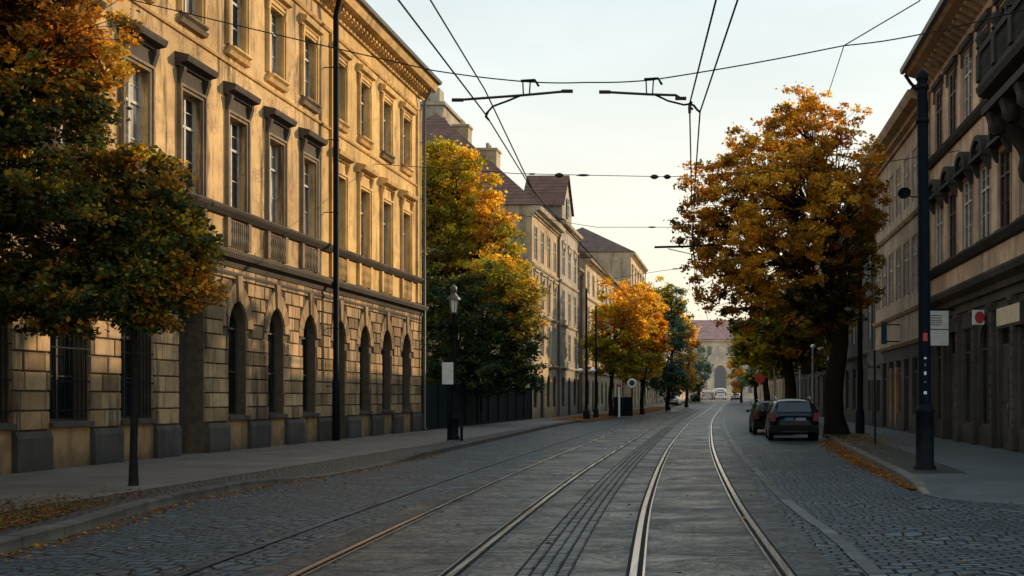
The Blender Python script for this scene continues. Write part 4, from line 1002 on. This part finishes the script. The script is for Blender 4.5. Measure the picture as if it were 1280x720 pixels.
# lantern lamp left
Yl=39.5; lx=GX(567,Yl); p=thing('street_lamp','old style street lamp with lantern head on the left pavement before the fence','street lamp',(lx,Yl,.13))
mb=MB(); mb.lathe([(.22,0),(.22,.1),(.17,.16),(.17,.7),(.2,.74),(.16,.8),(.12,1.0),(.13,1.3),(.09,1.36),(.075,1.9),(.10,1.95),(.06,2.0),(.05,4.35),(.08,4.4),(.05,4.46)],14); mb.build('post','iron',p)
mb=MB(); mb.lathe([(.08,4.48),(.16,4.95)],6); mb.build('lantern_glass','lampglass',p)
mb=MB(); mb.lathe([(.05,4.44),(.12,4.48),(.11,4.5)],6); mb.lathe([(.24,4.94),(.23,5.0),(.10,5.14),(.09,5.2),(.12,5.24),(.12,5.38),(.05,5.45),(0,5.5)],10)
for k in range(6): a=2*PI*k/6; mb.tube([(.105*math.cos(a),.105*math.sin(a),4.48),(.165*math.cos(a),.165*math.sin(a),4.95)],.012,5)
mb.build('lantern_hood','metalroof',p)
p=thing('stop_sign_post','thin post with white timetable plate beside the lantern lamp','sign',(GX(560,38.5),38.5,.13))
mb=MB(); mb.tube([(0,0,0),(0,0,2.75)],.03,8); mb.build('post','iron',p)
mb=MB(); mb.box(-.19,.19,-.05,-.031,1.95,2.7); mb.build('plate','signw',p); mb=MB(); mb.box(-.2,.2,-.03,.0,1.93,2.72); mb.build('plate_frame','framed',p)
p=thing('bollard','short iron bollard at the foot of the lantern lamp','bollard',(GX(577,38.6),38.6,.13))
mb=MB(); mb.lathe([(.05,0),(.045,.4),(.06,.42),(.04,.5),(0,.52)],10); mb.build('shaft','iron',p)
# slim pole and globe lamps further left
Yq=77; p=thing('wire_pole','tall slim tram wire pole with twin white lamp heads before the cream terrace','pole',(GX(733,Yq),Yq,.13))
mb=MB(); mb.tube([(0,0,0),(0,0,1.0),(0,0,9.0)],[.16,.11,.07],10); mb.build('shaft','iron',p)
mb=MB(); mb.lathe([(.24,0),(.24,.5),(.2,.6),(.13,.7)],10); mb.build('base','iron',p)
for sg in (-1,1):
    mb=MB(); mb.lathe([(0,-.12),(.2,-.06),(.24,.03),(.12,.14),(0,.16)],12); mb.build('lamp_head','lampglass',p,loc=(sg*.42,0,3.35)) 
    mb=MB(); mb.tube([(0,0,3.0),(sg*.25,0,3.15),(sg*.42,0,3.3)],.03,6); mb.build('arm','iron',p)
p=thing('wire_pole','second slim wire pole right of the twin lamp pole in front of the yellow trees','pole',(GX(745,82),82,.13))
mb=MB(); mb.tube([(0,0,0),(0,0,8.2)],[.12,.07],8); mb.build('shaft','iron',p); mb=MB(); mb.lathe([(.2,0),(.18,.6),(.1,.7)],8); mb.build('base','iron',p)
p=thing('ring_sign','white ringed round road sign on a dark post under the orange trees','sign',(GX(790,88),88,gz(88)+.13))
mb=MB(); mb.tube([(0,0,0),(0,0,2.5)],.06,8); mb.build('post','iron',p)
mb=MB(); mb.tube([(.30*math.cos(a),-.08,2.6+.30*math.sin(a)) for a in [2*PI*i/24 for i in range(25)]],.09,8,caps=False); mb.build('ring','signw',p)
mb=MB(); mb.add([(.25*math.cos(2*PI*i/20),-.04,2.6+.25*math.sin(2*PI*i/20)) for i in range(20)],[list(range(20))]); mb.build('disc','framed',p)
# litter bins / cabinets under the trees
for px,Y,lab in ((773,89,'dark street cabinet left of the ring topped sign'),(784,91,'dark street cabinet just behind the ring topped sign post')):
    p=thing('street_cabinet',lab,'cabinet',(GX(px,Y),Y,.13+gz(Y)))
    mb=MB(); mb.box(-.35,.35,-.25,.25,0,1.45); mb.build('body','fence',p); mb=MB(); mb.prof([(-.4,1.45),(.4,1.45),(.36,1.53),(-.36,1.53)],-.3,.3); mb.build('lid','iron',p); mb=MB(); mb.box(-.3,.3,-.27,-.252,.15,1.35); mb.build('door','iron',p)
p=thing('notice_column','pale grey notice post under the left trees with a reddish cap','post',(GX(774,86),86,.13))
mb=MB(); mb.box(-.07,.07,-.07,.07,0,2.3); mb.build('post','signw',p); mb=MB(); mb.box(-.12,.12,-.09,.09,2.3,2.5); mb.build('cap','red',p)
# right side sign posts
p=thing('sign_post','slim post with dark round and square signs seen from behind, on the right pavement','sign',(GX(1094,35.6),35.6,.13))
mb=MB(); mb.tube([(0,0,0),(-.02,0,3.0)],.03,8); mb.build('post','iron',p)
mb=MB(); mb.add([(.26*math.cos(2*PI*i/18)-.0,.03,2.75+.26*math.sin(2*PI*i/18)) for i in range(18)],[list(range(18))]); mb.build('round_plate','metalroof',p)
mb=MB(); mb.box(-.22,.2,.02,.04,2.05,2.42); mb.build('square_plate','metalroof',p)
p=thing('road_sign','round red road sign on a thin post beyond the parked cars','sign',(GX(950,62),62,.13))
mb=MB(); mb.tube([(0,0,0),(0,0,2.5)],.03,8); mb.build('post','chrome',p)
mb=MB(); mb.lathe([(0,-.015),(.28,-.015),(.28,.015),(0,.015)],20,smooth=False); o=mb.build('disc','red',p,loc=(0,-.05,2.55)); o.rotation_euler=(R(90),0,0)
for px,Y,h,lab in ((1016,52,5.0,'pale grey post with little white lamp behind the maple, nearest the kerb'),(968,70,4.4,'pale slim post left of the dark street tree trunk'),(1000,60,4.0,'pale slim post between the hatchback roof and the maple trunk')):
    p=thing('slim_post',lab,'post',(GX(px,Y),Y,.13)); mb=MB(); mb.tube([(0,0,0),(0,0,h*.75)],.045,8); mb.build('shaft','greypost',p); mb=MB(); mb.lathe([(0,h*.75),(.07,h*.755),(.12,h*.775),(.05,h*.79),(0,h*.795)],10); mb.build('head','lampglass' if px==1016 else 'metalroof',p)
# blue banner and shop signs (project from the right facade)
def fr_pt(Y,out,z): return (fR(Y)-out,Y,z)
p=thing('blue_banner','narrow vertical blue sign hanging from the dun house','sign',fr_pt(50,0,0)); 
mb=MB(); mb.box(-.85,-.6,-.04,.04,4.0,5.0); mb.build('panel','blue',p); 
for z_ in (4.1,4.85): mb=MB(); mb.box(-.6,-.001,-.02,.02,z_,z_+.05); mb.build('bracket','iron',p)
p=thing('hanging_sign','large pale two part shop sign projecting over the pavement beside the tram pole','sign',fr_pt(38.8,0,0))
mb=MB(); mb.box(-1.02,-.22,-.08,.08,4.0,4.62); mb.build('upper_panel','signw',p); mb=MB(); mb.box(-1.02,-.22,-.08,.08,3.42,3.96); mb.build('lower_panel','signw',p)
mb=MB(); mb.box(-1.05,-.001,-.04,.04,4.63,4.7); mb.build('bracket','iron',p)
mb=MB()
for k in range(5): mb.box(-.9,-.45,-.086,-.0805,4.12+k*.08,4.15+k*.08)
mb.build('print','metalroof',p)
p=thing('round_shop_sign','small red and white round sign box projecting over a shop door','sign',fr_pt(34.3,0,0))
mb=MB(); mb.box(-.42,-.08,-.07,.07,3.85,4.3); mb.build('box','signw',p)
mb=MB(); mb.add([(-.22+.15*math.cos(2*PI*i/16),-.075,4.07+.19*math.sin(2*PI*i/16)) for i in range(16)],[list(range(16))]); mb.build('red_disc','red',p)
mb=MB(); mb.box(-.079,-.001,-.03,.03,4.0,4.1); mb.build('bracket','iron',p)
Ya=31.3; p=thing('shop_fascia','shop name in tall cream block letters above the dark shopfront at the right edge','sign',fr_pt(Ya,.14,0),PI+math.atan(-sR))
mb=MB(); mb.box(-.13,-.02,-1.35,1.2,3.6,4.25); mb.build('board','shop',p)
# illegible block letters: tall strokes as in the photo
y=-1.25; x=.0; pats=[(0,.12),(.17,.26),(.33,.40),(.43,.50),(.57,.72),(.77,.86),(.92,1.06),(1.09,1.13),(1.18,1.34),(1.38,1.46),(1.52,1.68),(1.71,1.78),(1.84,2.02),(2.06,2.14),(2.19,2.34)]
for a,c in pats:
    mb=MB(); mb.box(-.019,.02,1.15-(a+(c-a)*.62),1.15-a,3.68,4.18); mb.build('letter','cream',p)
# ------------------------------------------------------------------ overhead wires
WG='overhead wires above the tram tracks'
def wire(label,pts,r=.016,sag=0):
    pts=[Vector(q) for q in pts]; out=[]
    for i in range(len(pts)-1):
        n=6
        for k in range(n):
            q=k/n; v=pts[i].lerp(pts[i+1],q); v.z-=sag*math.sin(PI*q); out.append(v)
    out.append(pts[-1]); b0=out[0].copy(); mb=MB(); mb.tube([v-b0 for v in out],r,6)
    o=mb.build('overhead_wire','cable',loc=b0); return tag(o,label,'wire',WG)
Ys=24
wire('leftmost contact wire running down to the left registration arm',[W(498,0,17.5)+Vector((-.35,-6,.15)),W(498,0,17.5),W(607,143,Ys),W(662,232,31.5),(-5.2,60,7.0),(-5.0,110,7.0)],.017)
wire('second wire of the left pair crossing over the left insulator arm',[W(538,0,19.45)+Vector((-.05,-7,.55)),W(538,0,19.45),W(606,112,Ys),W(666,238,30.5),(-5.15,60,7.06)],.017)
wire('inner wire of the right pair reaching the right registration arm',[(.35,10,7.9),W(895,0,17.4),W(862,130,Ys),W(864,225,32),W(866,305,45),W(872,350,60),W(885,400,95)],.017)
wire('outer wire of the right pair, kinked at the right registration arm',[(.8,10,7.95),W(922,0,17.4),W(875,140,Ys),W(869,225,31.5),W(866,300,44.5),(-1.5,60,7.4)],.017)
PL=Vector((fL(26)+.02,26,10.9))
iL=W(655,102,Ys); iR=W(815,100,Ys)
wire('span wire carrying both insulator arms between the two facades',[PL,W(541,88,24.5),iL,W(735,103,Ys),iR],.014,.02)
wire('span wire rising right from the right insulator to the balcony tenement',[iR,W(1055,57,Ys+.5),W(1155,42,Ys-.5),(fR(27)-.02,27,11.2)],.014,.03)
wire('short stay wire branching off upward to the top right',[W(1055,57,Ys+.5),W(1148,2,22),W(1195,-40,21.5)],.012)
wire('thin stay hanging down behind the maple from the right span wire',[W(1055,57,Ys+.5),W(1035,118,38)],.012)
def arm(label,pts_bar,pts_arm,hang,yk):
    o0=Vector(hang[0]); p=thing('registration_arm',label,'wire bracket',o0,0,'insulator arms hanging from the span wire')
    mb=MB(); mb.tube([Vector(q)-o0 for q in pts_bar],.028,8); 
    for q in (pts_bar[0],pts_bar[-1]):
        v=Vector(q)-o0; mb.tube([v-Vector((.12,0,0)),v+Vector((.12,0,0))],.04,8)
    mb.build('insulator_bar','porc',p)
    mb=MB(); mb.tube([Vector(q)-o0 for q in pts_arm],.022,7); mb.build('steady_arm','iron',p)
    mb=MB()
    for dx in (-.06,.1): mb.tube([Vector((dx,0,.03)),Vector((dx*.8,0,-.28))],.016,6)
    mb.tube([(-.1,0,.03),(.2,0,.05),(.28,0,-.08)],.03,6); mb.build('hanger','iron',p)
    mb=MB(); e=Vector(pts_arm[-1])-o0;  mb.tube([e+Vector((.05,0,.05)),e+Vector((0,0,-.05)),e+Vector((.07,0,-.12))],.026,6); mb.build('clamp','iron',p)
arm('left insulator arm hanging from the span wire',[W(572,125,Ys),W(654,119,Ys),W(709,114,Ys)],[W(652,119,Ys),W(635,126,Ys),W(616,133,Ys),W(607,143,Ys)],[W(657,103,Ys)],0)
arm('right insulator arm hanging from the span wire',[W(756,115,Ys),W(812,118,Ys),W(845,119,Ys),W(851,123,Ys)],[W(818,118,Ys),W(835,126,Ys),W(855,131,Ys),W(862,130,Ys)],[W(811,101,Ys)],0)
p=thing('wire_clamp','clamp joining the right pair of wires beside the right arm','wire clamp',W(862,130,Ys))
mb=MB(); mb.tube([(0,0,0),(.09,0,-.03),(.16,0,-.12),(.22,0,-.17)],.026,7); mb.build('bracket','iron',p); mb=MB(); mb.lathe([(.03,-.2),(.035,-.1),(.03,.02)],8); mb.build('insulator','porc',p)
# further spans
def span(label,pts,beads,r=.014):
    pts=[Vector(q) for q in pts]; p=thing('span_wire',label,'wire',pts[0],0,'further span wires across the street')
    mb=MB(); mb.tube([q-pts[0] for q in pts],r,6); mb.build('cable','cable',p)
    for c,l,rr in beads:
        c=Vector(c)-pts[0]; mb=MB(); mb.tube([c+Vector((-l,0,0)),c+Vector((-l*.4,0,0)),c,c+Vector((l*.4,0,0)),c+Vector((l,0,0))],[rr*.3,rr*.9,rr,rr*.9,rr*.3],8); mb.build('insulator','porc',p)
Y2=40
span('second span wire with round insulators, below the two arms',[(fL(Y2+4),Y2+4,10.8),W(645,217,Y2),W(735,219,Y2),W(838,221,Y2),(4.2,Y2-1,9.6),(fR(Y2-2),Y2-2,10.0)],[(W(699,219,Y2),.16,.09),(W(818,221,Y2),.15,.09),(W(834,221,Y2),.13,.09),(W(729,219,Y2),.25,.045),(W(665,217.5,Y2),.15,.035)],.013)
span('third span wire, thin, between the left roofs and the maple',[(fL(66),66,12.6),W(745,284,62),W(840,284,62),(fR(62),62,11.2)],[(W(815,284,62),.25,.05)],.017)
span('fourth thin span wire just above the far street trees',[(fL(110),110,13),W(830,338,90),W(866,334,90),(fR(90),90,13.2)],[(W(845,336,90),.3,.05)],.02)
p=thing('cantilever_bracket','horizontal bracket arm reaching out of the maple over the right track','wire bracket',W(905,305,44)); o0=W(905,305,44)
mb=MB(); mb.tube([W(818,309,44)-o0,W(860,308,44)-o0,W(905,305,44)-o0,W(1075,290,46.5)-o0],.045,8); mb.build('arm','iron',p)
mb=MB(); mb.tube([W(835,311,44)-o0,W(866,318,44)-o0,W(868,300,44)-o0],.02,6); mb.build('stay','iron',p)
p=thing('tram_pole','slim wire pole hidden among the leaves of the maple by the dun house','pole',(GX(1075,46.5),46.5,.13))
mb=MB(); mb.tube([(0,0,0),(0,0,9.2)],[.13,.08],10); mb.build('shaft','iron',p); mb=MB(); mb.lathe([(.2,0),(.18,.9),(.13,1.0)],10); mb.build('base_sleeve','iron',p)
# ------------------------------------------------------------------ vehicles
def car(name,label,loc,rz,paint,Lc,Wc,Hc,style,group=None,cat='car',lights=True):
    root=thing(name,label,cat,loc,rz,group); hw=Wc/2
    # stations y (rear at 0 -> front), (y, half width at sill, half width belt, half width roof, z_bottom, z_belt, z_top)
    if style=='hatch':
        st=[(0.0,.80,.78,.60,.42,.78,.90),(.06,.93,.92,.66,.30,.96,1.02),(.22,.98,.97,.70,.24,1.0,1.28),(.55,1,.98,.72,.22,1.0,1.50),(1.0,1,.98,.74,.2,.98,1.55),(1.9,1,.98,.75,.2,.95,1.56),(2.5,1,.98,.73,.2,.94,1.50),(3.1,1,.97,.68,.2,.95,1.14),(3.35,1,.97,.75,.2,.93,1.01),(3.9,.98,.94,.74,.22,.85,.90),(4.15,.88,.84,.62,.3,.68,.74)]
        L0=4.15;H0=1.56
    else:
        st=[(0.0,.90,.88,.80,.45,1.2,2.0),(.08,.98,.97,.86,.32,1.2,2.2),(.5,1,1,.88,.28,1.2,2.3),(3.4,1,1,.88,.28,1.2,2.3),(3.9,1,.99,.84,.28,1.2,2.05),(4.5,1,.97,.78,.28,1.1,1.35),(4.9,.97,.93,.75,.3,.95,1.1),(5.1,.88,.82,.65,.4,.8,.85)]
        L0=5.1;H0=2.3
    fy,fz=Lc/L0,Hc/H0; mb=MB(); vs=[];n=12
    for (y,a,b_,c,zb,zl,zt) in st:
        half=[(a*.80,zb),(a*.98,zb+.08),(a,(zb+zl)/2),(b_,zl),(c+(b_-c)*.22,zl+(zt-zl)*.72),(c*.86,zt-.01)]
        ring=[(x*hw,z) for x,z in half]+[(-x*hw,z) for x,z in half[::-1]]
        vs+=[(x,y*fy,z*fz) for x,z in ring]
    fs=[]
    for i in range(len(st)-1):
        for k in range(n): fs.append([i*n+k,i*n+(k+1)%n,(i+1)*n+(k+1)%n,(i+1)*n+k])
    fs.append(list(range(n))); fs.append(list(range((len(st)-1)*n,len(st)*n))[::-1])
    mb.add(vs,fs,smooth=True); body=mb.build('body',paint,root)
    sb=body.modifiers.new('sub','SUBSURF'); sb.levels=2; sb.render_levels=2
    def P(x,y,z): return (x*hw,y*fy,z*fz)
    if style=='hatch':
        mb=MB(); mb.add([P(-.66,.06,1.06),P(.66,.06,1.06),P(.60,.36,1.44),P(-.60,.36,1.44)],[[0,1,2,3]]); mb.build('rear_window','carglass',root)
        for s in (-1,1):
            mb=MB(); mb.add([P(s*.965,.75,1.05),P(s*.965,1.75,1.02),P(s*.84,1.75,1.42),P(s*.84,.9,1.42)],[[0,1,2,3]]); mb.build('side_window','carglass',root)
            mb=MB(); mb.add([P(s*.965,1.82,1.02),P(s*.965,2.75,1.0),P(s*.86,2.45,1.40),P(s*.845,1.82,1.42)],[[0,1,2,3]]); mb.build('side_window','carglass',root)
            mb=MB(); mb.tube([P(s*.66,.55,1.53),P(s*.68,1.2,1.60),P(s*.68,2.2,1.58)],.02,6); mb.build('roof_rail','chrome',root)
        mb=MB(); mb.add([P(-.76,3.12,1.04),P(.76,3.12,1.04),P(.66,2.62,1.46),P(-.66,2.62,1.46)],[[0,1,2,3]]); mb.build('windscreen','carglass',root)
        mb=MB(); mb.box(-.52*hw*2/2,.52*hw*2/2,.30*fy,.48*fy,1.535*fz,1.56*fz); mb.build('spoiler',paint,root)
    else:
        mb=MB(); mb.add([P(-.78,-.01,1.35),P(.78,-.01,1.35),P(.72,.03,1.95),P(-.72,.03,1.95)],[[0,1,2,3]]); mb.build('rear_window','carglass',root)
        mb=MB(); mb.add([P(-.84,4.5,1.3),P(.84,4.5,1.3),P(.76,3.98,2.05),P(-.76,3.98,2.05)],[[0,1,2,3]]); mb.build('windscreen','carglass',root)
        for s in (-1,1):
            mb=MB(); mb.add([P(s*1.005,2.7,1.3),P(s*1.0,4.0,1.3),P(s*.93,3.7,1.9),P(s*.93,2.7,1.9)],[[0,1,2,3]]); mb.build('side_window','carglass',root)
    for s in (-1,1):
        z0,z1=(.72,1.02) if style=='hatch' else (.8,1.35)
        mb=MB(); mb.prof([(s*.72*hw,z0*fz),(s*.93*hw,z0*fz),(s*.95*hw,z1*fz),(s*.78*hw,z1*fz)],-.005*fy,.2*fy); mb.build('tail_light','tail',root)
        mb=MB(); mb.box(s*.72*hw-.14,s*.72*hw+.14,(L0-.12)*fy,(L0-.02)*fy,.62*fz,.74*fz); mb.build('headlight','lampglass',root)
        mb=MB(); x=s*(hw+.08); mb.lathe([(0,-.05),(.06,-.05),(.1,0),(.06,.05),(0,.05)],8); mb.build('mirror',paint,root,loc=(x,(2.75 if style=='hatch' else 3.9)*fy,1.05*fz if style=='hatch' else 1.4*fz))
    mb=MB(); mb.prof([(-.93*hw,.3*fz),(.93*hw,.3*fz),(.95*hw,.58*fz),(-.95*hw,.58*fz)],-.07,.12); bp=mb.build('bumper','rubber' if style=='hatch' else paint,root)
    bv=bp.modifiers.new('bev','BEVEL'); bv.width=.04; bv.segments=3
    mb=MB(); mb.box(-.5*hw,.5*hw,-.085,-.071,.33*fz,.345*fz); mb.build('bumper_trim','metalroof',root)
    mb=MB(); mb.box(-.36,-.02,-.035,-.008,.74*fz,.85*fz); mb.build('number_plate','plateb',root)
    mb=MB(); mb.box(-.02+.06,.42,-.035,-.008,.74*fz,.85*fz); mb.build('number_plate','plate',root)
    for s in (-1,1):
        for y in ((.75,3.3) if style=='hatch' else (1.0,4.1)):
            mb=MB(); r_=.32
            mb.tube([(-.1,0,0),(-.085,0,0),(.085,0,0),(.1,0,0)],[r_*.9,r_,r_,r_*.9],20)
            w=mb.build('wheel','rubber',root,loc=(s*(hw-.11),y*fy,r_))
            mb=MB(); mb.tube([(s*.101,0,0),(s*.112,0,0)],[r_*.62,r_*.5],14); mb.build('rim','chrome',w)
    return root
Yc=41.7
car('hatchback','navy hatchback parked nearest the camera on the right, rear towards us',(GX(993,Yc),Yc,0),0,'carpaint',4.2,1.92,1.60,'hatch')
car('parked_car','black car with bright window line parked just ahead of the navy hatchback',(GX(968,49),48.8,0),R(2),'carblk',4.3,1.85,1.5,'hatch')
Yv=235
car('delivery_van','large white van facing away at the far end of the street',(GX(901,Yv),Yv,gz(Yv)),R(8),'carw',5.6,2.6,2.5,'van',cat='van')
car('delivery_van','lower white van to the left of the large white van at the street end',(GX(884,Yv),Yv+3,gz(Yv)),R(8),'carw',5.0,2.3,2.0,'van',cat='van')
car('parked_car','small white car right of the vans at the far end of the street',(GX(920,215),215,gz(215)),0,'carw',4.3,1.95,1.55,'hatch')
car('parked_car','pale car under the far left trees',(GX(840,165),165,gz(165)),R(-5),'carw',4.3,1.8,1.45,'hatch')
# ------------------------------------------------------------------ light, sky, camera
SUN_EL=21.0; az=Vector((.71,.70)).normalized()
sd=Vector((az.x*math.cos(R(SUN_EL)),az.y*math.cos(R(SUN_EL)),math.sin(R(SUN_EL))))
sl=bpy.data.lights.new('sun','SUN'); sl.energy=4.9; sl.angle=R(.6); sl.color=(1,.75,.46)
so=bpy.data.objects.new('sun',sl); COL.objects.link(so); so.rotation_euler=sd.to_track_quat('Z','Y').to_euler()
w=bpy.data.worlds.new('World'); S.world=w; w.use_nodes=True; nt=w.node_tree; nt.nodes.clear()
N=nt.nodes.new; o=N('ShaderNodeOutputWorld'); bg=N('ShaderNodeBackground'); nt.links.new(bg.outputs[0],o.inputs[0])
sk=N('ShaderNodeTexSky'); sk.sky_type='NISHITA'; sk.sun_disc=False; sk.sun_elevation=R(SUN_EL); sk.sun_rotation=math.atan2(az.x,az.y)
sk.air_density=1.2; sk.dust_density=3.5; sk.ozone_density=1.0
bg.inputs[1].default_value=.118
# thin high overcast veil over the clear sky
tc=N('ShaderNodeTexCoord'); sp=N('ShaderNodeSeparateXYZ'); nt.links.new(tc.outputs['Generated'],sp.inputs[0])
cr=N('ShaderNodeValToRGB'); nt.links.new(sp.outputs[2],cr.inputs[0]); e=cr.color_ramp.elements
e[0].position=0.0; e[0].color=(10.4,8.8,6.5,1); e[1].position=.5; e[1].color=(5.6,7.3,8.3,1)
q=e.new(.12); q.color=(9.6,8.9,7.2,1); q=e.new(.27); q.color=(7.9,8.5,8.2,1)
mp=N('ShaderNodeMapping'); mp.inputs['Scale'].default_value=(1.2,1.2,4.5); nt.links.new(tc.outputs['Generated'],mp.inputs[0])
cn=N('ShaderNodeTexNoise'); cn.inputs['Scale'].default_value=2.2; cn.inputs['Detail'].default_value=6; cn.inputs['Roughness'].default_value=.55; nt.links.new(mp.outputs[0],cn.inputs['Vector'])
rg=N('ShaderNodeMapRange'); rg.inputs[1].default_value=.35; rg.inputs[2].default_value=.65; rg.inputs[3].default_value=.97; rg.inputs[4].default_value=1.10; nt.links.new(cn.outputs[0],rg.inputs[0])
vm=N('ShaderNodeVectorMath'); vm.operation='SCALE'; nt.links.new(cr.outputs[0],vm.inputs[0]); nt.links.new(rg.outputs[0],vm.inputs['Scale'])
mx=N('ShaderNodeMix'); mx.data_type='RGBA'; mx.inputs[0].default_value=.88; nt.links.new(sk.outputs[0],mx.inputs[6]); nt.links.new(vm.outputs[0],mx.inputs[7]); nt.links.new(mx.outputs[2],bg.inputs[0])
cd=bpy.data.cameras.new('camera'); co=bpy.data.objects.new('camera',cd); COL.objects.link(co); S.camera=co
co.location=(0,0,H); co.rotation_euler=(R(90),0,0); cd.sensor_width=36; cd.lens=F*36/1280; cd.shift_x=-(PX0-640)/1280; cd.shift_y=(PY0-360)/1280; cd.clip_end=5000; cd.clip_start=.1
S.view_settings.view_transform='Standard'; S.view_settings.look='None'; S.view_settings.exposure=0
